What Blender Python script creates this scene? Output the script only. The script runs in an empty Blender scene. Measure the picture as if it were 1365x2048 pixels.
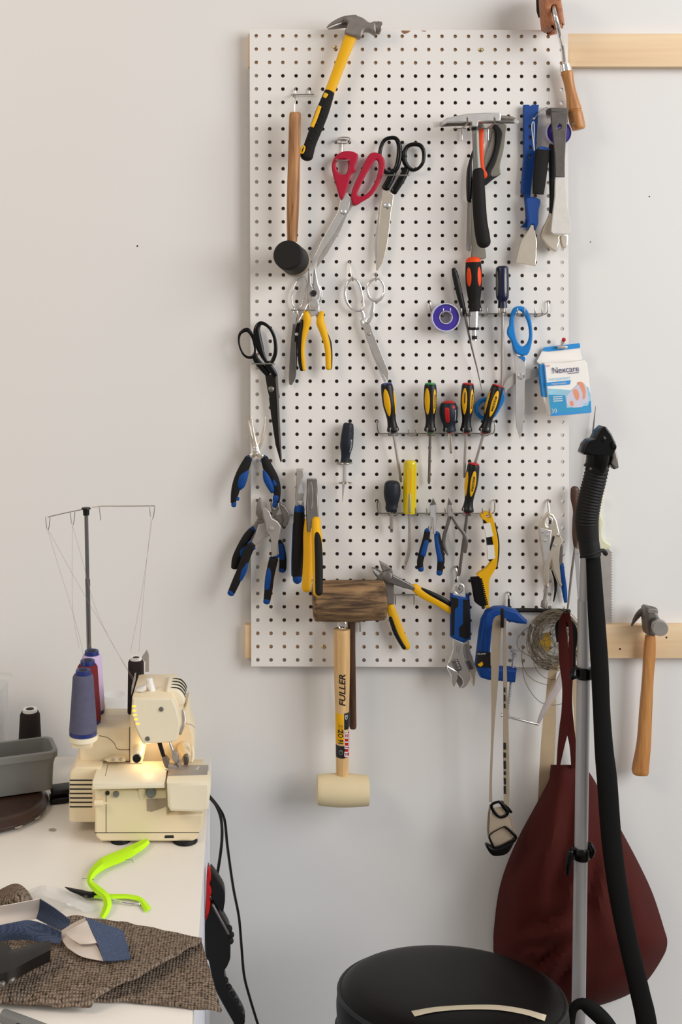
import bpy, bmesh, math, random
from mathutils import Vector, Matrix
random.seed(7)
SC = bpy.context.scene
COL = SC.collection
PI = math.pi
# ------------------------------------------------------------------ camera geometry (metres)
# The wall is the plane y = +0.023, the pegboard's face is y = 0, the camera stands at y = -2.1.
FP, DIST, ZC, CX, CY = 2195.0, 2.1, 1.565, 485.0, 650.0
DESK = 0.75
def ln(c):
    c = c / 255.0
    return c / 12.92 if c <= 0.04045 else ((c + 0.055) / 1.055) ** 2.4
class Fr:                      # a detail sheet measured on the board: (x, y, distance off the board in m) -> world point
    def __init__(s, x0, y0, k): s.x0, s.y0, s.k = x0, y0, k
    def __call__(s, x, y, d=0.0):
        t = (DIST - d) / FP
        return Vector(((s.x0 + x / s.k - CX) * t, -d, ZC - (s.y0 + y / s.k - CY) * t))
    def w(s, n, d=0.0): return n / s.k * (DIST - d) / FP
class Dk(Fr):                  # the same for things lying on the desk: third value is the height over the desk top
    def __call__(s, x, y, h=0.0):
        t = FP * (ZC - DESK - h) / (s.y0 + y / s.k - CY)
        return Vector(((s.x0 + x / s.k - CX) * t / FP, t - DIST, DESK + h))
    def w(s, n, h=0.0): return n / s.k * 1.62 / FP
P0 = Fr(0, 0, 1)
A = Fr(480, 0, 3.4125); B = Fr(840, 0, 3.4125); C = Fr(440, 500, 3.4125); D = Fr(840, 500, 3.4125)
E = Fr(440, 820, 4.55); F = Fr(640, 740, 3.4125); G = Fr(600, 1080, 3.658); H = Fr(860, 900, 4.097)
I = Fr(920, 1160, 3.067); J = Fr(1040, 780, 3.658); K = Fr(660, 1500, 1.936); L = Fr(0, 980, 2.967)
M = Fr(0, 1280, 2.967); B1 = Fr(860, 210, 7.583); B2 = Fr(860, 380, 7.583); B3 = Fr(1020, 190, 8.531)
B4 = Fr(1020, 360, 8.531); B5 = Fr(1060, 0, 9.75); B6 = Fr(1060, 660, 9.75); C1 = Fr(550, 520, 7.875)
I1 = Fr(1020, 1180, 6.2045); I2 = Fr(1040, 1340, 6.825); M1 = Fr(240, 1320, 7.184); M2 = Fr(120, 1460, 7.583)
M3 = Fr(0, 1380, 7.317); N1 = Fr(400, 1560, 4.2); I3 = Fr(960, 1560, 11.38); K1 = Fr(1120, 1900, 5.571)
ND = Dk(0, 1640, 2.4375); MD = Dk(0, 1280, 2.967)
# ------------------------------------------------------------------ materials
MATS = {}
def nodes(name):
    m = bpy.data.materials.new(name); m.use_nodes = True
    nt = m.node_tree
    return m, nt, nt.nodes['Principled BSDF']
def mat(name, rgb, rough=0.5, metal=0.0, var=0.08, scale=40.0, bump=0.0, bscale=200.0, coat=0.0, spec=0.5, trans=0.0, emit=None, dist=0.001):
    m, nt, b = nodes(name)
    c = [ln(v) for v in rgb]
    tc = nt.nodes.new('ShaderNodeTexCoord')
    nz = nt.nodes.new('ShaderNodeTexNoise'); nz.inputs['Scale'].default_value = scale; nz.inputs['Detail'].default_value = 4
    nt.links.new(tc.outputs['Object'], nz.inputs['Vector'])
    mx = nt.nodes.new('ShaderNodeMix'); mx.data_type = 'RGBA'
    mx.inputs['A'].default_value = [v * (1 - var) for v in c] + [1]
    mx.inputs['B'].default_value = [min(1, v * (1 + var)) for v in c] + [1]
    nt.links.new(nz.outputs['Fac'], mx.inputs['Factor'])
    nt.links.new(mx.outputs['Result'], b.inputs['Base Color'])
    b.inputs['Roughness'].default_value = rough; b.inputs['Metallic'].default_value = metal
    b.inputs['Specular IOR Level'].default_value = spec
    b.inputs['Coat Weight'].default_value = coat
    b.inputs['Transmission Weight'].default_value = trans
    if emit:
        b.inputs['Emission Color'].default_value = [ln(v) for v in emit[0]] + [1]; b.inputs['Emission Strength'].default_value = emit[1]
    if bump:
        n2 = nt.nodes.new('ShaderNodeTexNoise'); n2.inputs['Scale'].default_value = bscale; n2.inputs['Detail'].default_value = 5
        nt.links.new(tc.outputs['Object'], n2.inputs['Vector'])
        bp = nt.nodes.new('ShaderNodeBump'); bp.inputs['Strength'].default_value = bump; bp.inputs['Distance'].default_value = dist
        nt.links.new(n2.outputs['Fac'], bp.inputs['Height']); nt.links.new(bp.outputs['Normal'], b.inputs['Normal'])
    MATS[name] = m
    return m
def wood(name, c1, c2, scale=(60, 60, 4), rough=0.5, bump=0.15, contrast=(0.35, 0.7)):
    m, nt, b = nodes(name)
    tc = nt.nodes.new('ShaderNodeTexCoord'); mp = nt.nodes.new('ShaderNodeMapping'); mp.inputs['Scale'].default_value = scale
    nt.links.new(tc.outputs['Object'], mp.inputs['Vector'])
    nz = nt.nodes.new('ShaderNodeTexNoise'); nz.inputs['Scale'].default_value = 1.6; nz.inputs['Detail'].default_value = 6; nz.inputs['Distortion'].default_value = 0.6
    nt.links.new(mp.outputs['Vector'], nz.inputs['Vector'])
    r = nt.nodes.new('ShaderNodeValToRGB')
    r.color_ramp.elements[0].position = contrast[0]; r.color_ramp.elements[1].position = contrast[1]
    r.color_ramp.elements[0].color = [ln(v) for v in c1] + [1]; r.color_ramp.elements[1].color = [ln(v) for v in c2] + [1]
    nt.links.new(nz.outputs['Fac'], r.inputs['Fac']); nt.links.new(r.outputs['Color'], b.inputs['Base Color'])
    b.inputs['Roughness'].default_value = rough
    bp = nt.nodes.new('ShaderNodeBump'); bp.inputs['Strength'].default_value = bump; bp.inputs['Distance'].default_value = 0.001
    nt.links.new(nz.outputs['Fac'], bp.inputs['Height']); nt.links.new(bp.outputs['Normal'], b.inputs['Normal'])
    MATS[name] = m
    return m
def weave(name, c1, c2, sc=420, bump=0.8, rough=0.95):
    m, nt, b = nodes(name)
    tc = nt.nodes.new('ShaderNodeTexCoord')
    nz = nt.nodes.new('ShaderNodeTexNoise'); nz.inputs['Scale'].default_value = sc * 0.5; nz.inputs['Detail'].default_value = 3
    w1 = nt.nodes.new('ShaderNodeTexWave'); w1.inputs['Scale'].default_value = sc / 6; w1.bands_direction = 'X'; w1.inputs['Distortion'].default_value = 2.0
    w2 = nt.nodes.new('ShaderNodeTexWave'); w2.inputs['Scale'].default_value = sc / 6; w2.bands_direction = 'Y'; w2.inputs['Distortion'].default_value = 2.0
    for n in (nz, w1, w2): nt.links.new(tc.outputs['Object'], n.inputs['Vector'])
    mu = nt.nodes.new('ShaderNodeMath'); mu.operation = 'MULTIPLY'
    nt.links.new(w1.outputs['Fac'], mu.inputs[0]); nt.links.new(w2.outputs['Fac'], mu.inputs[1])
    ad = nt.nodes.new('ShaderNodeMath'); ad.operation = 'MULTIPLY_ADD'; ad.inputs[1].default_value = 0.5
    nt.links.new(mu.outputs[0], ad.inputs[0]); nt.links.new(nz.outputs['Fac'], ad.inputs[2])
    r = nt.nodes.new('ShaderNodeValToRGB')
    r.color_ramp.elements[0].position = 0.35; r.color_ramp.elements[1].position = 0.85
    r.color_ramp.elements[0].color = [ln(v) for v in c1] + [1]; r.color_ramp.elements[1].color = [ln(v) for v in c2] + [1]
    nt.links.new(ad.outputs[0], r.inputs['Fac']); nt.links.new(r.outputs['Color'], b.inputs['Base Color'])
    b.inputs['Roughness'].default_value = rough; b.inputs['Specular IOR Level'].default_value = 0.15
    bp = nt.nodes.new('ShaderNodeBump'); bp.inputs['Strength'].default_value = bump; bp.inputs['Distance'].default_value = 0.002
    nt.links.new(ad.outputs[0], bp.inputs['Height']); nt.links.new(bp.outputs['Normal'], b.inputs['Normal'])
    MATS[name] = m
    return m
def clear(name, rgb, alpha=0.25, rough=0.08):
    m = mat(name, rgb, rough, var=0.02)
    m.node_tree.nodes['Principled BSDF'].inputs['Alpha'].default_value = alpha
    return m
m_wall = mat('white_wall_paint', (229, 228, 226), 0.85, var=0.012, scale=3, bump=0.12, bscale=90, spec=0.2)
m_floor = wood('grey_floor', (84, 74, 64), (110, 98, 86), (3, 40, 40))
m_board = mat('white_hardboard', (233, 230, 226), 0.55, var=0.015, scale=8, bump=0.05, bscale=60)
m_board_edge = mat('brown_hardboard', (139, 98, 70), 0.8, var=0.2, scale=120)
m_pine = wood('pine', (226, 192, 148), (240, 214, 176), (1.2, 30, 26), 0.6, 0.05, (0.3, 0.72))
m_wood = wood('worn_handle_wood', (132, 84, 44), (196, 142, 88), (90, 90, 7), 0.5, 0.2)
m_wood_hon = wood('honey_wood', (172, 112, 58), (204, 148, 88), (70, 70, 5), 0.38, 0.08)
m_wood_blk = wood('reddish_wood', (150, 88, 52), (186, 122, 82), (40, 120, 60), 0.55, 0.2)
m_wood_rough = wood('weathered_wood', (70, 52, 36), (160, 126, 88), (9, 60, 80), 0.85, 0.9, (0.36, 0.66))
m_wood_dark = wood('dark_wood', (62, 40, 28), (92, 62, 44), (80, 80, 6), 0.5, 0.15)
m_wood_light = wood('pale_ash', (206, 164, 108), (228, 190, 136), (90, 90, 5), 0.45, 0.08)
m_cream_rub = mat('cream_rubber', (222, 205, 165), 0.75, var=0.05, scale=25, bump=0.1)
m_rub = mat('black_rubber', (20, 19, 19), 0.6, var=0.15, scale=60, bump=0.1, spec=0.3)
m_blk = mat('black_plastic', (13, 13, 14), 0.42, var=0.1, spec=0.35)
m_blkgrip = mat('black_grip', (24, 22, 21), 0.7, var=0.12, bump=0.25, bscale=700, spec=0.25)
m_blkmet = mat('black_metal', (40, 36, 34), 0.3, 0.6, var=0.2, scale=60)
m_navy = mat('navy_plastic', (14, 20, 56), 0.3, var=0.1)
m_slate = mat('slate_plastic', (27, 34, 44), 0.5, var=0.1, spec=0.3)
m_steel = mat('brushed_steel', (214, 210, 206), 0.34, 0.75, var=0.1, scale=70)
m_steel2 = mat('dull_steel', (186, 180, 174), 0.42, 0.7, var=0.16, scale=50)
m_dsteel = mat('dark_steel', (122, 116, 112), 0.42, 0.75, var=0.25, scale=50)
m_gmet = mat('worn_grey_steel', (136, 128, 122), 0.5, 0.5, var=0.25, scale=90, bump=0.15)
m_chrome = mat('chrome', (240, 238, 236), 0.14, 0.88, var=0.04)
m_pole = mat('polished_tube', (138, 135, 132), 0.2, 0.95, var=0.05)
m_bar = mat('blackened_steel', (92, 86, 82), 0.5, 0.55, var=0.3, scale=60, bump=0.2)
m_alu = mat('aluminium', (178, 177, 178), 0.42, 0.5, var=0.05, scale=30)
m_zinc = mat('zinc_wire', (176, 172, 164), 0.28, 0.9, var=0.1, scale=90)
m_nick = mat('nickel', (226, 214, 196), 0.26, 0.75, var=0.1, scale=50)
m_yel = mat('yellow_plastic', (236, 178, 0), 0.5, var=0.05, spec=0.35)
m_yel2 = mat('yellow_acetate', (222, 198, 8), 0.15, var=0.06, coat=0.5)
m_blue = mat('blue_grip', (2, 66, 138), 0.6, var=0.08, spec=0.3)
m_bluemet = mat('blue_enamel', (8, 66, 142), 0.5, var=0.1, bump=0.1, bscale=300, spec=0.35)
m_sky = mat('sky_blue_plastic', (8, 122, 200), 0.45, var=0.05, spec=0.35)
m_red = mat('crimson_plastic', (172, 8, 48), 0.5, var=0.06, spec=0.35)
m_redcap = mat('red_plastic', (184, 18, 22), 0.5, var=0.06, spec=0.35)
m_green = mat('green_plastic', (34, 140, 66), 0.45, var=0.06)
m_orange = mat('orange_plastic', (238, 72, 4), 0.5, var=0.05, spec=0.35)
m_grygrip = mat('grey_grip', (124, 120, 108), 0.65, var=0.08)
m_grey_h = mat('grey_enamel', (118, 120, 114), 0.35, 0.2, var=0.08)
m_white = mat('white_plastic', (236, 234, 230), 0.4, var=0.03)
m_paint = mat('white_paint_splash', (214, 210, 204), 0.6, var=0.12, scale=60, bump=0.3)
m_purple = mat('violet_tape', (62, 44, 152), 0.35, var=0.1)
m_lilacrim = mat('clear_lilac_rim', (206, 204, 222), 0.25, var=0.05)
m_ink = mat('black_ink', (22, 20, 20), 0.5)
m_inkw = mat('white_ink', (220, 222, 224), 0.5)
m_inkb = mat('blue_ink', (38, 34, 100), 0.5)
m_inkr = mat('red_ink', (206, 24, 34), 0.5)
m_card = mat('white_card', (240, 236, 230), 0.6, var=0.02)
m_cardb = mat('blue_card', (28, 140, 214), 0.45, var=0.08, scale=30)
m_cardt = mat('pale_blue_print', (150, 200, 222), 0.5, var=0.2, scale=30)
m_cardd = mat('teal_print', (34, 148, 196), 0.45, var=0.15, scale=40)
m_skin = mat('bandage_print', (226, 148, 112), 0.5, var=0.06)
m_ivory = mat('ivory_plastic', (237, 220, 186), 0.4, var=0.03, scale=15)
m_ivory2 = mat('pale_ivory_plastic', (240, 230, 204), 0.4, var=0.02, scale=15)
m_dark = mat('dark_slot', (26, 24, 22), 0.7)
m_bulb = mat('warm_bulb', (255, 200, 120), 0.4, emit=((255, 200, 120), 1.6))
m_slotlit = mat('lit_slot', (255, 190, 80), 0.4, emit=((255, 170, 50), 1.6))  # light of the inner lamp showing in the slots, given as emission
m_thblue = mat('slate_blue_thread', (92, 92, 114), 0.9, var=0.16, scale=90, bump=0.5, bscale=500, spec=0.2)
m_thred = mat('maroon_thread', (110, 26, 34), 0.9, var=0.12, scale=90, bump=0.5, bscale=500)
m_thlil = mat('lilac_thread', (206, 184, 216), 0.9, var=0.06, scale=90, bump=0.5, bscale=500)
m_thblk = mat('black_thread', (36, 27, 26), 0.9, var=0.15, scale=90, bump=0.5, bscale=500)
m_spool = mat('blue_spool_plastic', (30, 46, 112), 0.35, var=0.05)
m_wire = mat('grey_brown_wire', (128, 116, 98), 0.45, 0.5, var=0.15)
m_tag = mat('dull_yellow_paper', (196, 152, 20), 0.7, var=0.1)
m_strand = mat('fine_thread', (150, 128, 120), 0.8)
m_desk = mat('white_melamine', (236, 230, 220), 0.35, var=0.015, scale=10)
m_desk_side = mat('white_edge_band', (226, 228, 236), 0.5, var=0.02)
m_tray = mat('grey_tray_plastic', (126, 127, 125), 0.45, var=0.04, bump=0.05)
m_leather = mat('dark_brown_leather', (58, 38, 30), 0.35, var=0.3, scale=50, bump=0.3, bscale=120)
m_neon = mat('neon_yellow_ribbon', (196, 255, 12), 0.7, var=0.05, bump=0.2, bscale=500)
m_tweed = weave('brown_tweed', (58, 48, 40), (158, 139, 122), 480, 1.0)
m_navycl = weave('slate_blue_ribbon', (50, 60, 82), (88, 100, 126), 1800, 0.2, 0.6)
m_whitecl = mat('white_backing', (224, 212, 200), 0.8, var=0.03)
m_bag = mat('maroon_canvas', (70, 22, 17), 0.85, var=0.12, scale=14, bump=0.35, bscale=900, spec=0.2)
m_tan = mat('tan_webbing', (186, 164, 132), 0.85, var=0.08, bump=0.3, bscale=800)
m_taupe = mat('taupe_webbing', (164, 148, 128), 0.85, var=0.08, bump=0.3, bscale=800)
m_blkfab = mat('black_sleeve', (9, 8, 8), 0.75, var=0.15, bump=0.2, bscale=600, spec=0.2)
m_gloss = mat('glossy_black_plastic', (8, 7, 7), 0.24, var=0.1, spec=0.28)
m_vinyl = mat('black_vinyl', (8, 7, 7), 0.4, var=0.12, bump=0.1, bscale=260, spec=0.13)
m_tape = mat('cream_tape', (206, 194, 168), 0.6, var=0.1, scale=30)
m_pale = mat('pale_green_plastic', (216, 216, 186), 0.5, var=0.05)
m_brass = mat('brass', (206, 184, 130), 0.35, 0.8, var=0.1)
m_clear = clear('clear_plastic', (232, 234, 236), 0.22)
m_frost = clear('frosted_plastic', (226, 226, 224), 0.45, 0.3)
m_tube = clear('clear_tube', (190, 180, 178), 0.62, 0.15)
# ------------------------------------------------------------------ mesh builders (world coordinates)
def cr(P, k, closed=False):
    n = len(P); out = []
    rng = range(n) if closed else range(n - 1)
    for i in rng:
        p0 = P[(i - 1) % n] if (closed or i > 0) else P[i]
        p1, p2 = P[i], P[(i + 1) % n]
        p3 = P[(i + 2) % n] if (closed or i + 2 < n) else p2
        for j in range(k):
            t = j / k; t2 = t * t; t3 = t2 * t
            out.append(tuple(0.5 * (2 * b + (c - a) * t + (2 * a - 5 * b + 4 * c - d) * t2 + (3 * b - a - 3 * c + d) * t3)
                             for a, b, c, d in zip(p0, p1, p2, p3)))
    if not closed: out.append(tuple(P[-1]))
    return out
def loft(rings, closed=False, caps=True):
    V, Fc = [], []; n = len(rings[0])
    for r in rings: V += [tuple(v) for v in r]
    m = len(rings)
    for i in range(m if closed else m - 1):
        a, b = i * n, ((i + 1) % m) * n
        for j in range(n):
            k = (j + 1) % n
            Fc.append((a + j, a + k, b + k, b + j))
    if caps and not closed:
        Fc.append(tuple(range(n - 1, -1, -1))); Fc.append(tuple((m - 1) * n + j for j in range(n)))
    return V, Fc
def sweep(Q, fl=1.0, n=10, closed=False, cap=1, e=2.0, up=None):
    m = len(Q); rings = []; Np = None
    N0 = up or Vector((0, -1, 0))
    fr = []
    for i in range(m):
        p = Vector(Q[i][:3])
        a = Vector(Q[(i - 1) % m][:3]) if (closed or i > 0) else p
        b = Vector(Q[(i + 1) % m][:3]) if (closed or i < m - 1) else p
        T = (b - a)
        T = T.normalized() if T.length > 1e-9 else Vector((0, 0, -1))
        N = N0 - T * N0.dot(T)
        if N.length < 0.35:
            base = Np if Np is not None else Vector((1, 0, 0))
            N = base - T * base.dot(T)
            if N.length < 1e-4: N = T.orthogonal()
        N.normalize()
        if Np is not None and up is None and N.dot(Np) < -0.5: N = -N
        Np = N
        fr.append((p, T, N, T.cross(N), Q[i][3]))
    def ring(p, N, Bv, w):
        r = []
        for j in range(n):
            a = 2 * PI * j / n; c, s = math.cos(a), math.sin(a)
            if e != 2.0:
                c = math.copysign(abs(c) ** (2 / e), c); s = math.copysign(abs(s) ** (2 / e), s)
            r.append(p + Bv * (c * w) + N * (s * w * fl))
        return r
    if cap == 1 and not closed:
        p, T, N, Bv, w = fr[0]; L_ = w * min(1.0, fl)
        for th in (80, 55, 28): rings.append(ring(p - T * L_ * math.sin(math.radians(th)), N, Bv, w * math.cos(math.radians(th))))
    for p, T, N, Bv, w in fr: rings.append(ring(p, N, Bv, w))
    if cap == 1 and not closed:
        p, T, N, Bv, w = fr[-1]; L_ = w * min(1.0, fl)
        for th in (28, 55, 80): rings.append(ring(p + T * L_ * math.sin(math.radians(th)), N, Bv, w * math.cos(math.radians(th))))
    return loft(rings, closed)
def sw(fr, pts, r=None, mm=None, fl=1.0, n=10, closed=False, k=4, cap=1, e=2.0, up=None):
    Q = []
    for p in pts:
        d = p[2] / 1000
        w = mm / 1000 if mm else fr.w(p[3] if len(p) > 3 else r, d)
        Q.append((*fr(p[0], p[1], d), w))
    if k > 1: Q = cr(Q, k, closed)
    return sweep(Q, fl, n, closed, cap, e, up)
def wire(fr, pts, mm=1.3, k=4, closed=False, n=8): return sw(fr, pts, mm=mm, k=k, closed=closed, n=n)
def pl(fr, loops, d, th, bev=0.5, sm=True, lean=None, k=3):
    """plate with real thickness: outline loops (first outer, then holes); back at d mm, th mm thick"""
    if not isinstance(loops[0], list): loops = [loops]
    df = (d + th) / 1000; s = fr.w(1, df)
    cu = bpy.data.curves.new('t', 'CURVE'); cu.dimensions = '2D'; cu.fill_mode = 'BOTH'
    bev = min(bev, th * 0.45)
    bz = bev / 1000 / s
    cu.extrude = max(0.0, th / 2000 / s - bz); cu.bevel_depth = bz; cu.bevel_resolution = 1; cu.offset = -bz
    for lp in loops:
        pts = [(x, y) for x, y in lp]
        if sm: pts = cr(pts, k, True)
        sp = cu.splines.new('POLY'); sp.points.add(len(pts) - 1); sp.use_cyclic_u = True
        for q, (x, y) in zip(sp.points, pts): q.co = (x, -y, 0, 1)
    ob = bpy.data.objects.new('t', cu)
    me = bpy.data.meshes.new_from_object(ob)
    V = []
    for v in me.vertices:
        p = fr(v.co.x, -v.co.y, df)
        yy = -(d + th / 2) / 1000 - v.co.z * s
        if lean: yy -= lean(v.co.x, -v.co.y) / 1000
        V.append((p.x, yy, p.z))
    Fc = [tuple(reversed(q.vertices)) for q in me.polygons]
    bpy.data.meshes.remove(me); bpy.data.objects.remove(ob); bpy.data.curves.remove(cu)
    return V, Fc
class La:                      # a turned shape along an axis
    def __init__(s, fr, p0, p1, prof, n=20, k=4, world=False):
        if world: s.a, s.b = Vector(p0), Vector(p1); sc = 1.0
        else:
            s.a, s.b = fr(p0[0], p0[1], p0[2] / 1000), fr(p1[0], p1[1], p1[2] / 1000); sc = fr.w(1, (p0[2] + p1[2]) / 2000)
        s.L = (s.b - s.a).length; s.T = (s.b - s.a).normalized()
        N0 = Vector((0, -1, 0)); N = N0 - s.T * N0.dot(s.T)
        if N.length < 0.2: N = Vector((0, 0, 1)) - s.T * s.T.z
        s.N = N.normalized(); s.B = s.N.cross(s.T); s.n = n
        pr = [(t, r * sc) for t, r in prof]
        s.prof = cr(pr, k) if k > 1 else pr
    def r(s, t):
        p = s.prof
        for (t0, r0), (t1, r1) in zip(p, p[1:]):
            if t0 <= t <= t1 and t1 > t0: return r0 + (r1 - r0) * (t - t0) / (t1 - t0)
        return p[0][1] if t < p[0][0] else p[-1][1]
    def pt(s, t, ph, eps=0.0): return s.a + s.T * (s.L * t) + (s.N * math.cos(ph) + s.B * math.sin(ph)) * (s.r(t) + eps)
    def mesh(s, caps=True):
        rings = [[s.a + s.T * (s.L * t) + (s.N * math.cos(2 * PI * j / s.n) + s.B * math.sin(2 * PI * j / s.n)) * max(r, 1e-5) for j in range(s.n)] for t, r in s.prof]
        return loft(rings, caps=caps)
    def patch(s, tc, ht, pc, hp, eps=0.0004, sq=2.0):
        V, Fc = [], []; NR, NA = 5, 28
        V.append(tuple(s.pt(tc, pc, eps)))
        for i in range(1, NR + 1):
            q = i / NR
            for j in range(NA):
                a = 2 * PI * j / NA; c, sn = math.cos(a), math.sin(a)
                c = math.copysign(abs(c) ** (2 / sq), c); sn = math.copysign(abs(sn) ** (2 / sq), sn)
                V.append(tuple(s.pt(tc + ht * q * c, pc + hp * q * sn, eps if i < NR else -0.0004)))
        for j in range(NA): Fc.append((0, 1 + j, 1 + (j + 1) % NA))
        for i in range(NR - 1):
            for j in range(NA):
                a = 1 + i * NA; b = a + NA; k = (j + 1) % NA
                Fc.append((a + j, b + j, b + k, a + k))
        return V, Fc
    def band(s, t0, t1, p0, p1, eps=0.0004, nt=8, npz=14):
        V, Fc = [], []
        for i in range(nt + 1):
            for j in range(npz + 1):
                ed = (i in (0, nt)) or (j in (0, npz))
                V.append(tuple(s.pt(t0 + (t1 - t0) * i / nt, p0 + (p1 - p0) * j / npz, -0.0003 if ed else eps)))
        for i in range(nt):
            for j in range(npz):
                a = i * (npz + 1) + j
                Fc.append((a, a + 1, a + npz + 2, a + npz + 1))
        return V, Fc
    def text(s, txt, tc, pc, size, eps=0.0007, shear=0.0, wid=1.0):      # reads from the p1 end towards p0
        V0, F0 = textmesh(txt, shear, True); V = []
        for x, y in V0:
            t = tc - x * size * wid / s.L; r = s.r(t)
            V.append(tuple(s.pt(t, pc - y * size / max(r, 1e-4), eps)))
        return V, F0
BOLD = 0.0
def textmesh(txt, shear=0.0, fine=False):
    cu = bpy.data.curves.new('t', 'FONT'); cu.body = txt; cu.size = 1.0; cu.align_x = 'CENTER'; cu.align_y = 'CENTER'; cu.shear = shear
    cu.resolution_u = 3; cu.offset = BOLD
    ob = bpy.data.objects.new('t', cu); me = bpy.data.meshes.new_from_object(ob)
    if fine:
        bm = bmesh.new(); bm.from_mesh(me); bmesh.ops.triangulate(bm, faces=bm.faces[:])
        for _ in range(3):
            bmesh.ops.subdivide_edges(bm, edges=[e for e in bm.edges if e.calc_length() > .09], cuts=1); bmesh.ops.triangulate(bm, faces=bm.faces[:])
        bm.to_mesh(me); bm.free()
    V = [(v.co.x, v.co.y) for v in me.vertices]; Fc = [tuple(q.vertices) for q in me.polygons]
    bpy.data.meshes.remove(me); bpy.data.objects.remove(ob); bpy.data.curves.remove(cu)
    return V, Fc
def text(fr, txt, x, y, size, rot, d, shear=0.0, lean=None, wid=1.0):     # flat lettering; size in sheet px, rot in degrees
    V0, F0 = textmesh(txt, shear); c, s = math.cos(math.radians(rot)), math.sin(math.radians(rot)); V = []
    for u, v in V0:
        u *= size * wid; v *= size
        xx, yy = x + u * c - v * s, y - (u * s + v * c)
        p = fr(xx, yy, d / 1000)
        if lean: p.y -= lean(xx, yy) / 1000
        V.append(tuple(p))
    return V, F0
def ball(c, rx, ry=None, rz=None, n=16, m=10):
    ry = ry or rx; rz = rz or rx; rings = []
    for i in range(m + 1):
        th = PI * i / m; s = max(math.sin(th), 1e-3)
        rings.append([Vector(c) + Vector((rx * s * math.cos(2 * PI * j / n), ry * s * math.sin(2 * PI * j / n), rz * math.cos(th))) for j in range(n)])
    return loft(rings)
def fball(fr, x, y, d, r, fl=1.0):
    c = fr(x, y, d / 1000); w = fr.w(r, d / 1000)
    return ball(c, w, w * fl, w)
def box(lo, hi, bev=0.0, rot=0.0, piv=None, taper=None, seg=2):
    bm = bmesh.new(); bmesh.ops.create_cube(bm, size=1.0)
    lo, hi = Vector(lo), Vector(hi); c = (lo + hi) / 2; sz = hi - lo
    for v in bm.verts:
        f = (taper if taper and v.co.z > 0 else 1.0)
        v.co = Vector((c.x + v.co.x * sz.x * f, c.y + v.co.y * sz.y * f, c.z + v.co.z * sz.z))
    if bev: bmesh.ops.bevel(bm, geom=bm.edges[:], offset=bev, segments=seg, profile=0.5, affect='EDGES')
    if rot: bmesh.ops.rotate(bm, verts=bm.verts[:], cent=Vector(piv) if piv else c, matrix=Matrix.Rotation(rot, 3, 'Z'))
    bm.verts.index_update()
    V = [tuple(v.co) for v in bm.verts]; Fc = [tuple(v.index for v in f.verts) for f in bm.faces]
    bm.free(); return V, Fc
def grid(fn, rows, th=1.0, k=4, noise=0.0, solid=True):
    """cloth: control net rows of (x, y, third) -> smooth sheet th mm thick"""
    R = [cr(r, k) for r in rows]
    cols = [cr([r[j] for r in R], k) for j in range(len(R[0]))]
    nu, nv = len(cols), len(cols[0])
    Pp = [[fn(c[0], c[1], c[2] / 1000) for c in col] for col in cols]
    if noise:
        for col in Pp:
            for p in col:
                p.z += noise * (math.sin(p.x * 190 + p.y * 60) + math.sin(p.y * 230 - p.x * 90)) / 1000
    V, Fc = [], []
    nrm = [[None] * nv for _ in range(nu)]
    for i in range(nu):
        for j in range(nv):
            a = Pp[min(i + 1, nu - 1)][j] - Pp[max(i - 1, 0)][j]; b = Pp[i][min(j + 1, nv - 1)] - Pp[i][max(j - 1, 0)]
            n_ = a.cross(b); nrm[i][j] = n_.normalized() if n_.length > 1e-12 else Vector((0, 0, 1))
    for i in range(nu):
        for j in range(nv): V.append(tuple(Pp[i][j]))
    idx = lambda i, j: i * nv + j
    for i in range(nu - 1):
        for j in range(nv - 1): Fc.append((idx(i, j), idx(i + 1, j), idx(i + 1, j + 1), idx(i, j + 1)))
    if solid:
        o = len(V)
        for i in range(nu):
            for j in range(nv): V.append(tuple(Pp[i][j] - nrm[i][j] * th / 1000))
        for i in range(nu - 1):
            for j in range(nv - 1): Fc.append((o + idx(i, j), o + idx(i, j + 1), o + idx(i + 1, j + 1), o + idx(i + 1, j)))
        rim = [(i, 0) for i in range(nu)] + [(nu - 1, j) for j in range(1, nv)] + [(i, nv - 1) for i in range(nu - 2, -1, -1)] + [(0, j) for j in range(nv - 2, 0, -1)]
        for q, (a, b) in enumerate(rim):
            c, e = rim[(q + 1) % len(rim)]
            Fc.append((idx(a, b), o + idx(a, b), o + idx(c, e), idx(c, e)))
    return V, Fc
def strip(fn, pts, th=0.6, k=4, curl=0.0):
    Q = cr(pts, k); r1, r2, r3 = [], [], []
    for i, q in enumerate(Q):
        a, b = Q[max(i - 1, 0)], Q[min(i + 1, len(Q) - 1)]
        dx, dy = b[0] - a[0], b[1] - a[1]; l = math.hypot(dx, dy) or 1
        nx, ny = -dy / l * q[3], dx / l * q[3]
        r1.append((q[0] + nx, q[1] + ny, q[2])); r2.append((q[0], q[1], q[2] + curl)); r3.append((q[0] - nx, q[1] - ny, q[2]))
    return grid(fn, [r1, r2, r3], th, 1)
def tore(fr, x, y, d, r, mm=1.0, sx=1.0, sy=1.0, tilt=0.0, rot=0.0, n=24):
    """wire ring; tilt pushes the top/bottom in depth (mm)"""
    pts = []
    for i in range(n):
        a = 2 * PI * i / n; u, v = r * sx * math.cos(a), r * sy * math.sin(a)
        c, s = math.cos(rot), math.sin(rot)
        pts.append((x + u * c - v * s, y + u * s + v * c, d + tilt * math.sin(a)))
    return sw(fr, pts, mm=mm, closed=True, k=1, n=8)
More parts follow.
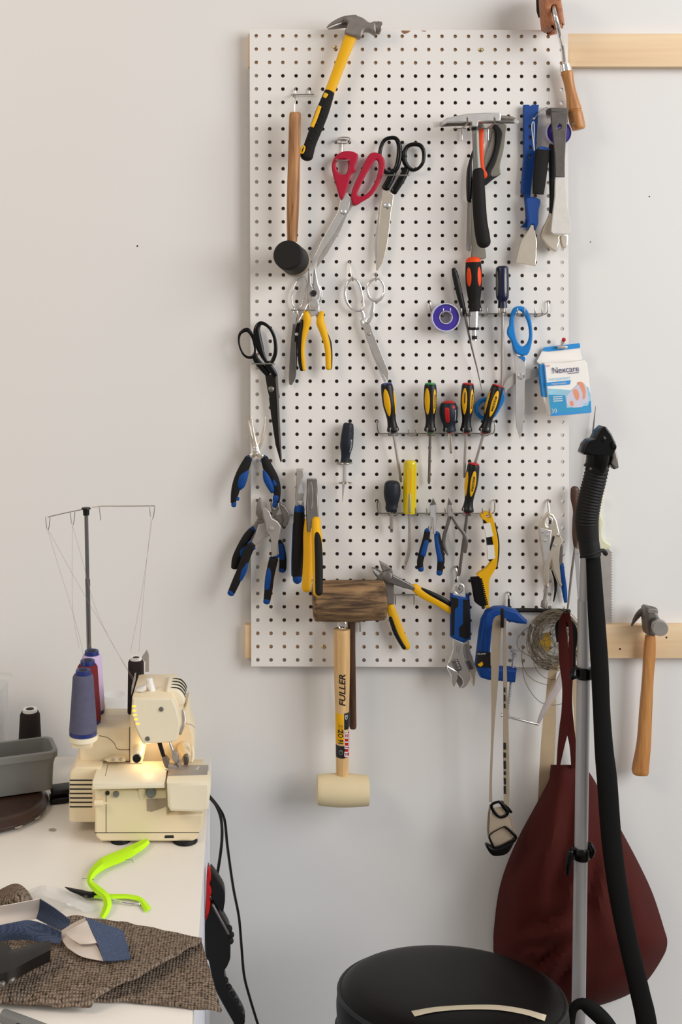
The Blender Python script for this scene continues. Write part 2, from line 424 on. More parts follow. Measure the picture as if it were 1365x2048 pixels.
# ------------------------------------------------------------------ objects
ROOTS = []
def mesh_obj(name, m, parts, sharp=38):
    V, Fc = [], []; mi = []
    ms = m if isinstance(m, list) else [m]
    for q in parts:
        o = len(V); V += [tuple(v) for v in q[0]]; Fc += [tuple(i + o for i in f) for f in q[1]]
        mi += [q[2] if len(q) > 2 else 0] * len(q[1])
    me = bpy.data.meshes.new(name); me.from_pydata(V, [], Fc)
    for x in ms: me.materials.append(x)
    bm = bmesh.new(); bm.from_mesh(me); 
    for f, i in zip(bm.faces, mi): f.material_index = i
    bmesh.ops.recalc_face_normals(bm, faces=bm.faces[:]); bm.to_mesh(me); bm.free()
    me.polygons.foreach_set('use_smooth', [True] * len(me.polygons)); me.set_sharp_from_angle(angle=math.radians(sharp))
    me.update()
    ob = bpy.data.objects.new(name, me); COL.objects.link(ob)
    return ob
def T(name, label, cat, group=None):
    o = bpy.data.objects.new(name, None); COL.objects.link(o); o.empty_display_size = 0.02
    o['label'] = label; o['category'] = cat
    if group: o['group'] = group
    ROOTS.append(o); return o
def T1(name, label, cat, m, *parts, group=None, kind=None):
    o = mesh_obj(name, m, parts); o['label'] = label; o['category'] = cat
    if group: o['group'] = group
    if kind: o['kind'] = kind
    ROOTS.append(o); return o
def P(parent, name, m, *parts, label=None, kind=None):
    o = mesh_obj(name, m, parts); o.parent = parent
    if label: o['label'] = label
    if kind: o['kind'] = kind
    return o
def PS(parent, name, m, *parts, label=None):
    return [P(parent, name, m, q, label=label) for q in parts]
def S(name, m, *parts):
    o = mesh_obj(name, m, parts); o['kind'] = 'structure'; return o
def finalize():
    for r in ROOTS:
        allm = [o for o in [r] + list(r.children_recursive) if o.type == 'MESH']
        lo = [1e9] * 3; hi = [-1e9] * 3
        for o in allm:
            for v in o.data.vertices:
                for i in range(3):
                    lo[i] = min(lo[i], v.co[i]); hi[i] = max(hi[i], v.co[i])
        c = Vector(((lo[0] + hi[0]) / 2, (lo[1] + hi[1]) / 2, lo[2]))
        for o in allm: o.data.transform(Matrix.Translation(-c))
        r.location = c
E3 = Fr(440, 980, 8.531); G4 = Fr(890, 1150, 8.533); C2 = Fr(470, 640, 12.41); J2 = Fr(1140, 840, 7.06)
# ------------------------------------------------------------------ the setting
WALL = S('wall_back', m_wall, box((-3.0, 0.023, 0.0), (3.2, 0.12, 2.7)))
S('floor', m_floor, box((-3.0, -3.6, -0.05), (3.2, 0.12, 0.0)))
S('baseboard_back', m_white, box((-3.0, 0.008, 0.0), (3.2, 0.0229, 0.09), 0.003))
for x, y, r in ((275, 492, 2.0), (1300, 393, 1.6), (1182, 484, 1.4), (1189, 1322, 1.2)):
    q = P0(x, y, -.0228); P(WALL, 'nail_hole', m_dark, La(None, (q.x, .0235, q.z), (q.x, .0226, q.z), [(0, r * .001), (1, r * .0008)], k=1, n=10, world=True).mesh())
# rails
def rail(y0, y1, x0, label):
    a, b = P0(x0, y0, -0.004), P0(1500, y1, -0.004)
    return T1('wooden_rail', label, 'rail', m_pine, box((a.x, 0.0042, b.z), (1.35, 0.0228, a.z), 0.0012), group='pine rails fixed to the wall')
r1 = rail(67, 133, 497, 'upper pale pine rail on the wall, running right from the top of the white pegboard')
r2 = rail(1251, 1317, 490, 'lower pale pine rail on the wall, passing behind the bottom of the white pegboard')
for x, y in ((1241, 1298), (1334, 1275)):
    q = P0(x, y, -.004); P(r2, 'nail_head', m_dark, La(None, (q.x, .0044, q.z), (q.x, .0038, q.z), [(0, .0021), (1, .0018)], k=1, n=10, world=True).mesh(), label='dark nail head')
# pegboard: 24 x 48 drilled holes, slightly out of plumb
def pegboard():
    pit, rad, th = 0.0254, 0.0035, 0.0039
    V, Fc = [], []; ang = [2 * PI * (j + 0.5 * 0) / 16 for j in range(16)]
    sq = []
    for a in ang:
        c, s = math.cos(a), math.sin(a); m = max(abs(c), abs(s)); sq.append((c / m * pit / 2, s / m * pit / 2))
    o = P0(499.5, 58.5, 0.0)
    rot = 0.0026
    def W(x, y, d): return (o.x + x * math.cos(rot) + y * math.sin(rot), d, o.z - y * math.cos(rot) + x * math.sin(rot) * -1.0)
    for r in range(48):
        for c in range(24):
            x0, y0 = (c + .5) * pit, (r + .5) * pit; b = len(V)
            for (sx, sy) in sq: V.append(W(x0 + sx, y0 + sy, 0.0))
            for a in ang: V.append(W(x0 + rad * math.cos(a), y0 + rad * math.sin(a), 0.0))
            for a in ang: V.append(W(x0 + rad * math.cos(a), y0 + rad * math.sin(a), th))
            for (sx, sy) in sq: V.append(W(x0 + sx, y0 + sy, th))
            for j in range(16):
                k = (j + 1) % 16
                Fc.append(((b + j, b + k, b + 16 + k, b + 16 + j), 0)); Fc.append(((b + 16 + j, b + 16 + k, b + 32 + k, b + 32 + j), 1))
                Fc.append(((b + 32 + j, b + 32 + k, b + 48 + k, b + 48 + j), 1))
    Wd, Hd = 24 * pit, 48 * pit
    for (ax, ay, bx, by) in ((0, 0, Wd, 0), (Wd, 0, Wd, Hd), (Wd, Hd, 0, Hd), (0, Hd, 0, 0)):
        b = len(V); V += [W(ax, ay, 0), W(bx, by, 0), W(bx, by, th), W(ax, ay, th)]; Fc.append(((b, b + 1, b + 2, b + 3), 1))
    me = bpy.data.meshes.new('pegboard'); me.from_pydata(V, [], [f[0] for f in Fc])
    me.materials.append(m_board); me.materials.append(m_board_edge)
    me.polygons.foreach_set('material_index', [f[1] for f in Fc])
    bm = bmesh.new(); bm.from_mesh(me); bmesh.ops.remove_doubles(bm, verts=bm.verts[:], dist=1e-5); bmesh.ops.recalc_face_normals(bm, faces=bm.faces[:]); bm.to_mesh(me); bm.free()
    ob = bpy.data.objects.new('panel', me); COL.objects.link(ob)
    return ob
pb = T('pegboard', 'tall white pegboard drilled with rows of round holes, mounted on two pine rails', 'pegboard')
pn = pegboard(); pn.parent = pb
PS(pb, 'chipped_edge', m_board_edge, pl(A, [(1102, 208), (1168, 209), (1150, 224), (1125, 232), (1108, 222)], 0, 0.3, 0.05, False), pl(B, [(8, 208), (50, 210), (30, 217)], 0, 0.3, 0.05, False), label='brown chips where the white skin has broken off')
for fr, x, y, lb in ((A, 652, 326, 'small brass screw near the top left of the pegboard, left of the yellow hammer handle'), (B, 415, 342, 'small brass screw near the top of the pegboard, above the silver hammer head'), (G, 173, 780, 'small brass screw low on the pegboard, left of the pale mallet handle')):
    s_ = T('screw', lb, 'screw', 'brass screws holding the pegboard')
    P(s_, 'head', m_brass, La(fr, (x, y, 0.1), (x, y, 2.0), [(0, 15), (0.5, 15), (1, 10)], k=1).mesh())
    P(s_, 'recess', m_dark, pl(fr, [(x - 7, y - 2), (x - 2, y - 2), (x - 2, y - 7), (x + 2, y - 7), (x + 2, y - 2), (x + 7, y - 2), (x + 7, y + 2), (x + 2, y + 2), (x + 2, y + 7), (x - 2, y + 7), (x - 2, y + 2), (x - 7, y + 2)], 1.7, 0.4, 0.05, False))
# ------------------------------------------------------------------ wire racks
def rack(yb, xl, yl, xr, yr, cs, label):
    t = T('tool_rack', label, 'tool rack', 'wire screwdriver racks on the pegboard')
    P(t, 'rod', m_zinc, wire(P0, [(xl, yl, -9), (xl, yl, 2), (xl, yl + 3, 6), (xl + 1, yb - 8, 6), (xl + 5, yb, 6), (xl + 14, yb, 6)], 1.3),
      wire(P0, [(xl + 12, yb, 6), (xr - 12, yb, 6)], 1.3, 1), wire(P0, [(xr, yr, -9), (xr, yr, 2), (xr, yr + 3, 6), (xr, yb - 8, 6), (xr - 4, yb, 6), (xr - 14, yb, 6)], 1.3))
    for c in cs:
        P(t, 'prong', m_zinc, wire(P0, [(c - 8, yb, 6), (c - 8, yb + 3, 14), (c - 8, yb + 3, 30), (c - 7, yb - 1, 34), (c - 7, yb - 10, 35)], 1.1),
          wire(P0, [(c + 8, yb, 6), (c + 8, yb + 3, 14), (c + 8, yb + 3, 30), (c + 7, yb - 1, 34), (c + 7, yb - 10, 35)], 1.1), wire(P0, [(c - 8, yb + 3, 9), (c, yb + 5, 9), (c + 8, yb + 3, 9)], 1.0))
    return t
rack(627.5, 861, 602, 1097, 602, (894.2, 930.8, 968, 1005.6, 1042.8, 1078), 'uppermost wire tool rack on the pegboard, with the violet tape roll on its left prongs')
rack(867, 754.5, 841, 990, 842, (788, 824.6, 861.8, 899.3, 933.9, 969.7), 'middle wire tool rack on the pegboard, holding four yellow and black screwdrivers')
rack(1026.6, 754.5, 1001, 990, 1000, (788, 825.2, 861.2, 897.9, 934.5, 972.6), 'lowest wire tool rack on the pegboard, holding the clear yellow-handled tool')
# ------------------------------------------------------------------ hooks
HG = 'zinc wire hooks on the pegboard'
def hook(label, *parts, m=None): return T1('peg_hook', label, 'hook', m or m_zinc, *parts, group=HG)
hook('thin wire hook above the black rubber mallet, near the top left of the pegboard',
     wire(A, [(470, 604, -9), (470, 605, 2), (474, 616, 6), (474, 644, 6)], 1.0), wire(A, [(350, 648, 6), (430, 644, 6), (505, 644, 6)], 1.0, 1), wire(A, [(380, 604, -9), (380, 605, 2), (380, 616, 6), (378, 646, 6)], 1.0),
     wire(A, [(368, 646, 6), (368, 660, 20), (368, 662, 34), (368, 645, 40), (368, 630, 41)], 1.1))
hook('double-ring wire hook carrying the red-handled scissors',
     tore(A, 712, 948, 14, 42, 1.0, 1, .28, 9), tore(A, 700, 966, 10, 54, 1.0, 1, .26, 9), wire(A, [(657, 963, -9), (657, 965, 3), (665, 968, 8)], 1.0, 2), wire(A, [(700, 966, 2), (699, 1000, 3), (699, 1040, 4), (699, 1085, 6)], 1.1, 2), wire(A, [(655, 1090, 3), (658, 1092, 24), (700, 1096, 30), (745, 1092, 24), (748, 1090, 3)], 1.3))
def ubar(fr, x0, x1, y, d, label):
    return hook(label, wire(fr, [(x0 + 6, y - 6, -8), (x0 + 6, y - 6, 2), (x0, y, d * .6), (x0, y, d - 3), (x0 + 6, y, d), (x1 - 6, y, d), (x1, y, d - 3), (x1, y, d * .6), (x1 - 6, y - 6, 2), (x1 - 6, y - 6, -8)], 1.2, 3))
ubar(A, 998, 1150, 1196, 30, 'wire bar hook across the black-handled silver shears')
ubar(C, 222, 368, 777, 30, 'wire bar hook across the all-black scissors at the left edge')
ubar(C, 495, 648, 410, 34, 'wire bar hook across the silver scissors and yellow long-nose pliers')
def peg(fr, x, y, x2, y2, label, mm=1.4, d2=26):
    return hook(label, wire(fr, [(x, y, -9), (x, y, 3), (x + (x2 - x) * .2, y + (y2 - y) * .25, 8), (x + (x2 - x) * .7, y + (y2 - y) * .8, 14), (x2, y2, d2 - 6), (x2, y2 - 4, d2), (x2, y2 - 22, d2 + 3)], mm))
peg(C, 885, 78, 908, 209, 'straight wire hook through the left loop of the silver tailor shears')
peg(C, 1068, 158, 1066, 212, 'short wire hook through the right loop of the silver tailor shears', 1.2)
peg(G, 1142, 196, 1168, 360, 'wire hook holding the blue-gripped adjustable wrench', 1.9)
peg(H, 970, 410, 985, 590, 'wire hook holding the locking pliers at the right', 1.9)
hook('double-ring wire hook holding the dark-handled awl',
     tore(E, 1140, 482, 18, 64, 1.2, 1, .13, 16), tore(E, 1142, 663, 18, 58, 1.0, 1, .11, 16), wire(E, [(1065, 466, -9), (1065, 468, 2), (1070, 484, 5), (1090, 492, 8), (1140, 494, 6), (1180, 488, 3), (1188, 466, -8)], 1.2), wire(E, [(1142, 492, 3), (1142, 580, 2.5), (1142, 667, 3)], 1.1, 2))
def hamhook(fr, xs, y, ln_, tips, label, dd=78):
    parts = []
    for (x0, x1, xp), tp in zip(xs, tips):
        parts += [wire(fr, [(x0, y, -9), (x0, y, 2), (x0 + 4, y, 5), (x1, y, 5)], 1.2), wire(fr, [(xp, y, 6), (xp, y + ln_, 6)], 1.2, 1)]
        if tp: parts += [sw(fr, [(xp + 4, y - 2, 6), (xp + 6, y - 6, 30), (tp[0] - 6, tp[1] + (y - tp[1]) * .55, dd - 14), (tp[0], tp[1] + 20, dd), (tp[0], tp[1], dd + 2)], mm=2.0)]
    return hook(label, *parts)
hamhook(B1, ((375, 545, 488), (800, 960, 886)), 356, 180, ((572, 190), (985, 190)), 'two-prong wire hook cradling the silver hammer head')
hamhook(G, ((690, 850, 700), (800, 850, 836)), 400, 70, (None, None), 'two-prong wire hook behind the yellow-handled nippers')
hamhook(G, ((395, 450, 442),), 598, 70, (None,), 'wire hook under the weathered wooden mallet head')
hook('wire hook with arched wire between the blue pry bar and the steel flat bar',
     wire(B3, [(430, 395, 40), (500, 300, 22), (600, 222, 8), (690, 245, 12), (820, 415, 40)], 0.9), wire(B3, [(640, 240, 6), (645, 238, 2), (650, 238, -3)], 1.0), wire(B3, [(1030, 498, 6), (1050, 492, 34), (1102, 485, 40)], 1.0), fball(B3, 410, 405, 42, 22))
t = T('utility_hook', 'large black-coated double hook low on the pegboard, carrying straps and the clamp', 'hook')
P(t, 'crossbar', m_rub, sw(H, [(580, 1316, 8), (800, 1312, 8), (1140, 1320, 8)], mm=4.0, k=2))
P(t, 'arm', m_rub, sw(H, [(600, 1316, 8), (597, 1420, 40), (595, 1445, 84), (595, 1420, 96), (596, 1310, 98)], mm=3.4))
P(t, 'arm', m_rub, sw(H, [(1120, 1320, 8), (1128, 1410, 60), (1130, 1435, 128), (1130, 1410, 140), (1131, 1325, 142)], mm=3.6))
P(t, 'mounting_pin', m_zinc, wire(H, [(645, 1165, -9), (645, 1165, 2), (646, 1180, 6), (649, 1230, 7)], 1.6), label='bare zinc pin')
P(t, 'stem', m_rub, sw(H, [(649, 1225, 7), (650, 1300, 8)], mm=2.3, k=1))
# ------------------------------------------------------------------ claw hammer with yellow handle
t = T('claw_hammer', 'claw hammer with yellow handle and black grip hanging over the pegboard top', 'hammer')
h = P(t, 'head', m_gmet,
  pl(A, [(738, 150), (700, 146), (722, 108), (785, 100), (845, 120), (885, 150), (925, 148), (930, 225), (890, 206), (852, 205), (838, 240), (812, 252), (722, 224)], 20, 24, 4),
  sw(A, [(790, 130, 38, 30), (720, 130, 38, 22), (660, 148, 38, 15), (618, 170, 36, 10), (594, 190, 34, 4)], fl=.55),
  sw(A, [(770, 165, 26, 30), (715, 172, 26, 20), (660, 186, 26, 13), (602, 199, 26, 4)], fl=.55),
  La(A, (905, 180, 32), (962, 194, 32), [(0, 36), (.35, 38), (.5, 43), (.95, 44), (1, 40)], k=1).mesh())
P(h, 'striking_face', m_steel, La(A, (961, 193.8, 32), (967, 195, 32), [(0, 40), (.8, 39), (1, 33)], k=1).mesh(), label='bright worn striking face')
hd = P(t, 'handle', m_yel, sw(A, [(768, 222, 30, 44), (700, 400, 30, 38), (640, 560, 30, 35), (600, 660, 30, 36)], fl=.7, e=2.6), label='yellow handle')
g = P(t, 'grip', m_blkgrip, sw(A, [(612, 630, 30, 36), (565, 760, 30, 45), (520, 880, 30, 43), (482, 980, 30, 40), (456, 1065, 30, 45)], fl=.75, e=2.6), label='black rubber grip')
PS(g, 'grip_inlay', m_yel, sw(A, [(546, 725, 41, 12), (520, 800, 41, 13), (494, 865, 41, 12)], fl=.25), sw(A, [(590, 640, 39, 16), (578, 664, 39, 12)], fl=.3), sw(A, [(425, 1000, 39, 6), (442, 1004, 39, 6), (432, 1040, 40, 6), (416, 1040, 39, 6)], fl=.3, closed=True), label='yellow inlay')
PS(g, 'grip_dimple', m_dark, *[fball(A, 555 - 22 * i + (i % 2) * 22 + 18, 740 + 52 * i, 40.5, 6, .4) for i in range(5)])
# ------------------------------------------------------------------ rubber mallet
t = T('rubber_mallet', 'black rubber mallet with worn wooden handle hanging head down', 'mallet')
P(t, 'handle', m_wood, La(A, (378, 768, 42), (357, 1650, 36), [(0, 30), (.012, 39), (.1, 41), (.35, 41), (.55, 43), (.8, 41), (1, 34)]).mesh())
P(t, 'hanging_wire', m_zinc, wire(A, [(374, 770, 42), (374, 720, 41), (378, 690, 40), (364, 660, 37), (370, 634, 34), (380, 650, 36), (374, 690, 40)], 1.0))
ml = La(A, (325, 1738, 88), (388, 1790, 8), [(0, 92), (.03, 99), (.2, 101), (.74, 101), (.76, 101)], k=1, n=36)
hd = P(t, 'head', m_rub, ml.mesh())
P(hd, 'worn_band', m_taupe, La(A, (372, 1777, 28), (388, 1790, 8), [(0, 102), (.5, 103), (.9, 101), (1, 95)], k=1, n=36).mesh(), label='yellowed worn band at the back end')
# ------------------------------------------------------------------ red scissors
t = T('scissors', 'scissors with crimson plastic handles and grey blades, pointing down left', 'scissors', 'scissors on the pegboard')
P(t, 'blade', m_steel, pl(A, [(690, 1352), (735, 1310), (758, 1360), (742, 1425), (700, 1490), (640, 1600), (560, 1720), (487, 1800), (560, 1640), (640, 1500), (672, 1440)], 14, 2.5, .4, False))
P(t, 'blade', m_steel2, pl(A, [(780, 1400), (735, 1462), (690, 1570), (600, 1725), (526, 1830), (532, 1770), (610, 1640), (670, 1500), (705, 1400), (745, 1360)], 10.5, 2.5, .4, False))
P(t, 'handle', m_red, pl(A, [[(808, 1052), (760, 1030), (700, 1034), (650, 1070), (630, 1120), (636, 1180), (662, 1270), (692, 1362), (722, 1325), (752, 1230), (765, 1190), (796, 1165), (790, 1140), (806, 1090)], [(698, 1085), (735, 1095), (742, 1135), (730, 1180), (700, 1192), (668, 1165), (658, 1125), (668, 1095)]], 10, 11, 3))
P(t, 'handle', m_red, pl(A, [[(905, 1040), (955, 1046), (990, 1092), (988, 1165), (955, 1250), (905, 1330), (840, 1374), (782, 1402), (762, 1335), (782, 1260), (830, 1160), (872, 1070)], [(925, 1095), (945, 1100), (950, 1150), (930, 1230), (880, 1310), (830, 1340), (806, 1325), (820, 1280), (870, 1180)]], 10, 11, 3))
P(t, 'pivot_screw', m_chrome, La(A, (707, 1448, 16), (707, 1448, 19), [(0, 20), (.5, 20), (1, 12)], k=1).mesh())
# ------------------------------------------------------------------ black-handled silver shears
t = T('scissors', 'tailor shears with black enamel loops and bright silver blades, right of the crimson pair', 'scissors', 'scissors on the pegboard')
P(t, 'handle', m_gloss, sw(A, [(1035, 940, 16, 14), (985, 960, 16, 13), (958, 1030, 16, 13), (960, 1110, 16, 14), (985, 1165, 16, 14), (1030, 1185, 16, 15), (1068, 1150, 16, 18), (1088, 1080, 16, 20), (1090, 1000, 16, 18), (1070, 950, 16, 15)], closed=True), sw(A, [(1052, 1165, 16, 22), (1030, 1220, 16, 26), (995, 1285, 16, 26)], fl=.6))
P(t, 'handle', m_gloss, sw(A, [(1190, 985, 15, 15), (1145, 1000, 15, 14), (1122, 1050, 15, 16), (1128, 1110, 15, 18), (1165, 1155, 15, 14), (1210, 1155, 15, 11), (1250, 1110, 15, 12), (1256, 1040, 15, 13), (1235, 995, 15, 15)], closed=True), sw(A, [(1095, 1066, 15, 18), (1125, 1066, 15, 18)], k=1), sw(A, [(1142, 1150, 14, 22), (1105, 1220, 14, 26), (1050, 1310, 14, 24)], fl=.6))
P(t, 'blade', m_nick, pl(A, [(975, 1300), (1005, 1292), (1050, 1330), (1042, 1400), (1032, 1450), (1022, 1560), (1008, 1660), (990, 1745), (970, 1800), (940, 1848), (930, 1838), (940, 1640), (960, 1440)], 14, 3, .5, False))
P(t, 'blade', m_chrome, pl(A, [(960, 1370), (985, 1380), (958, 1600), (944, 1846), (934, 1850), (918, 1690), (938, 1480)], 10, 3, .5, False))
P(t, 'pivot_screw', m_chrome, La(A, (1004, 1405, 16.5), (1004, 1405, 20), [(0, 24), (.4, 24), (1, 14)], k=1).mesh())
# ------------------------------------------------------------------ hammers at top right
t = T('hammer', 'double-faced hammer with bright steel head, grey neck and black grip', 'hammer')
P(t, 'head', m_steel, pl(B1, [(175, 248), (268, 192), (420, 157), (580, 128), (830, 113), (1075, 113), (1085, 150), (1080, 237), (930, 246), (742, 252), (735, 326), (640, 326), (632, 258), (280, 264), (200, 300)], 36, 26, 2, False))
P(t, 'shaded_underside', m_dsteel, sw(B1, [(180, 312, 44, 18), (400, 296, 46, 26), (630, 284, 48, 32)], fl=1.2), sw(B1, [(760, 262, 46, 20), (1000, 255, 46, 26), (1275, 258, 46, 26)], fl=1.0))  # shade on the head's lower side, put in as darker steel
P(t, 'face_cap', m_frost, sw(B1, [(60, 300, 44, 44), (180, 288, 44, 40)], cap=0, k=1), label='translucent plastic face cap')
P(t, 'face_cap', m_frost, sw(B1, [(1275, 258, 46, 28), (1350, 260, 46, 28)], cap=0, k=1), label='translucent plastic face cap')
P(t, 'collar', m_blk, sw(B1, [(690, 330, 48, 58), (690, 388, 48, 58)], k=1, cap=0, fl=.7))
P(t, 'neck', m_grey_h, sw(B1, [(697, 390, 48, 52), (705, 700, 48, 52), (722, 1000, 48, 60)], fl=.7))
P(t, 'grip', m_blkgrip, sw(B, [(400, 1172, 48, 38), (402, 1300, 48, 45), (414, 1500, 48, 47), (428, 1600, 48, 50), (438, 1655, 48, 48)], fl=.8))
t = T('hammer', 'brown-grey claw hammer mostly hidden behind the bright double-faced hammer, orange shaft', 'hammer')
P(t, 'head', m_gmet, pl(B1, [(900, 150), (1080, 155), (1200, 160), (1270, 175), (1312, 198), (1280, 218), (1080, 208), (900, 235)], 10, 16, 2, False), sw(B1, [(740, 290, 20, 22), (780, 330, 20, 50), (780, 380, 20, 40)], fl=.4))
P(t, 'shaft', m_orange, sw(B1, [(782, 370, 20, 40), (780, 560, 21, 36), (785, 760, 22, 34), (800, 950, 22, 30), (835, 1060, 22, 42), (820, 1100, 22, 24)], fl=.5, e=2.6))
t = T('hand_saw', 'grey and black handled tool with thin steel blade, behind the black hammer grip', 'hand tool')
P(t, 'bow', m_grygrip, pl(B1, [(1000, 290), (1160, 290), (1155, 430), (1125, 680), (1075, 880), (1070, 960), (1076, 1010), (1055, 1060), (960, 1090), (920, 1060), (930, 1000), (1000, 860), (1070, 600), (1090, 420), (1040, 330)], 3, 10, 2), label='grey hand guard')
P(t, 'inner_bow', m_blk, pl(B1, [(960, 300), (1100, 300), (1098, 440), (1065, 640), (1000, 860), (925, 1010), (930, 1075), (1060, 1030), (1072, 1055), (960, 1130), (850, 1220), (780, 1210), (810, 1080), (850, 980), (960, 760), (1005, 560), (1000, 400)], 2.5, 9, 2), label='black inner guard')
P(t, 'inside_web', m_grygrip, pl(B1, [(960, 380), (1000, 400), (985, 640), (930, 830), (850, 1000), (820, 1000), (835, 820), (870, 680), (920, 560)], 2, 5, 1))
P(t, 'spine', m_blk, sw(B1, [(660, 690, 10, 14), (620, 860, 10, 26), (604, 1000, 10, 42), (600, 1200, 10, 46), (602, 1420, 10, 42), (612, 1440, 10, 36)], fl=.4))
P(t, 'blade', m_steel, pl(B2, [(572, 150), (660, 150), (650, 760), (618, 912), (552, 912), (560, 600)], 4, 1.6, .2, False), label='thin bright blade')
P(t, 'handle', m_grygrip, sw(B2, [(700, -200, 14, 50), (690, 200, 16, 54), (690, 600, 16, 60), (735, 860, 16, 100), (742, 1000, 16, 116), (744, 1035, 16, 112)], fl=.22, e=3), label='grey handle end')
P(t, 'button', m_orange, fball(B2, 731, 930, 17, 34, .3), fball(B2, 731, 945, 18, 26, .3), label='orange spot on the handle')
# ------------------------------------------------------------------ blue pry bar, scraper, flat bar, wrench, tape
t = T1('pry_bar', 'flat blue bar with a row of round holes, left of the small scraper', 'pry bar', m_bluemet,
  pl(B3, [[(240, 165), (330, 162), (345, 178), (380, 178), (392, 160), (505, 165), (492, 300), (455, 900), (415, 1250), (372, 1600), (330, 2050), (400, 2400), (330, 2280), (300, 2260), (190, 2255), (262, 2180), (285, 2100), (272, 1900), (250, 1680), (198, 1678), (205, 1500), (243, 1100)]] + [[(x + 26 * math.cos(a * PI / 4), y + 30 * math.sin(a * PI / 4)) for a in range(8)] for x, y in ((345, 545), (348, 725), (350, 895), (345, 1055))], 5, 8, 1.5, False))
t = T('scraper', 'small scraper with black foam grip and flared bright steel blade, hung by a loop', 'scraper')
P(t, 'blade', m_nick, pl(B4, [(362, 768), (412, 768), (428, 850), (450, 950), (470, 1060), (452, 1400), (448, 1470), (100, 1410), (150, 1220), (205, 1030), (300, 890)], 18, 6, 1.2, False), label='flared bright steel blade')
PS(t, 'shaft', m_bluemet, pl(B4, [(300, 300), (525, 330), (500, 520), (495, 720), (480, 780), (450, 850), (428, 850), (412, 765), (362, 765), (300, 860), (320, 700), (300, 520)], 17, 9, 2), pl(B3, [(515, 880), (620, 885), (680, 910), (682, 945), (505, 945)], 24, 10, 1), label='blue enamel shaft')
P(t, 'grip', m_blkgrip, sw(B3, [(565, 940, 30, 118), (540, 1150, 30, 122), (505, 1480, 30, 112), (488, 1690, 30, 96)], fl=.5, e=3.2, cap=0), label='black foam grip')
P(t, 'hanging_loop', m_white, wire(B3, [(418, 945, 36), (402, 800, 40), (378, 560, 42), (390, 470, 42), (415, 470, 43), (420, 600, 42), (412, 780, 41), (424, 945, 37)], 0.7), label='white cord loop')
t = T('flat_bar', 'worn steel flat bar splashed with white paint, hung at the right edge of the pegboard', 'pry bar')
P(t, 'bent_end', m_bar, pl(B3, [(690, 214), (1010, 214), (1005, 300), (708, 292)], 10, 34, 2, False))
P(t, 'bar', m_bar, pl(B3, [[(705, 285), (1003, 285), (985, 480), (965, 760), (948, 1100), (945, 1400), (782, 1400), (770, 1000), (745, 760), (715, 450)], [(855, 490), (890, 520), (878, 565), (830, 590), (805, 570), (825, 520)]], 38, 6, 1.5, False))
P(t, 'painted_end', m_paint, pl(B4, [(782, -20), (950, -20), (968, 150), (985, 400), (1012, 600), (1040, 700), (1050, 800), (1035, 925), (880, 920), (740, 915), (708, 880), (718, 760), (745, 520), (775, 280)], 37.8, 6.4, 1, False), label='end splashed with white paint')
t = T('adjustable_wrench', 'black-handled adjustable wrench behind the paint-splashed flat bar', 'wrench')
P(t, 'handle', m_rub, pl(B3, [(690, 850), (775, 850), (790, 1600), (770, 1900), (745, 2100), (690, 2120), (700, 1800), (690, 1300)], 12, 12, 3), label='black coated handle')
P(t, 'head', m_nick, pl(B4, [(692, 560), (742, 560), (735, 800), (760, 920), (890, 930), (850, 985), (860, 1040), (830, 1120), (805, 1215), (770, 1222), (650, 1130), (560, 1010), (540, 930), (570, 820), (640, 700)], 12, 12, 2, False))
P(t, 'jaw', m_nick, pl(B4, [(870, 935), (1000, 930), (992, 1100), (960, 1165), (912, 1165), (880, 1060), (866, 985)], 12, 12, 2, False))
def tape(fr, x, y, r, d, th, ri, name, label):
    t = T('tape_roll', label, 'tape roll', 'violet tape rolls')
    circ = lambda q, n=28: [(x + q * math.cos(2 * PI * i / n), y + q * math.sin(2 * PI * i / n)) for i in range(n)]
    P(t, 'rim', m_lilacrim, pl(fr, [circ(r), circ(r * .92)], d, th + 3, .6, False), label='pale clear rim')
    P(t, 'spool', m_purple, pl(fr, [circ(r * .93), circ(ri)], d, th, .6, False))
    P(t, 'core', m_lilacrim, pl(fr, [circ(ri), circ(ri * .88)], d, th + 1.5, .4, False))
tape(B3, 848, 640, 222, 12, 16, 90, 'tape_roll', 'violet tape roll hanging behind the steel flat bar')
tape(D, 180, 460, 98, 12, 14, 46, 'tape_roll', 'violet tape roll on the left prongs of the uppermost rack')
# ------------------------------------------------------------------ wooden hand brush at the very top
t = T('hand_brush', 'wooden block on a bent steel rod with turned wooden handle, at the top right corner', 'hand tool')
P(t, 'block', m_wood_blk, pl(B5, [[(270, -260), (585, -260), (625, 0), (660, 220), (692, 470), (600, 515), (400, 545), (330, 500), (300, 250)], [(470, 85), (520, 100), (528, 180), (545, 330), (600, 520), (520, 540), (470, 330), (432, 180), (432, 110)]], 34, 40, 4, False), pl(B5, [(270, -260), (585, -260), (625, 0), (660, 220), (692, 470), (600, 515), (400, 545), (330, 500), (300, 250)], 10, 24, 3, False))
P(t, 'bristle_strip', m_blkfab, pl(B5, [(190, -260), (290, -260), (292, 60), (312, 250), (245, 275), (205, 140)], 12, 30, 4, False), label='dark bristly edge')
P(t, 'rod', m_chrome, sw(B5, [(475, 140, 72, 34), (488, 250, 82, 40), (530, 430, 82, 44), (590, 680, 64, 48), (640, 900, 40, 42), (680, 1260, 20, 42)], n=14))
P(t, 'ferrule', m_chrome, La(B5, (690, 1255, 20), (712, 1395, 20), [(0, 60), (.05, 100), (.45, 104), (.5, 112), (1, 114)], k=1).mesh())
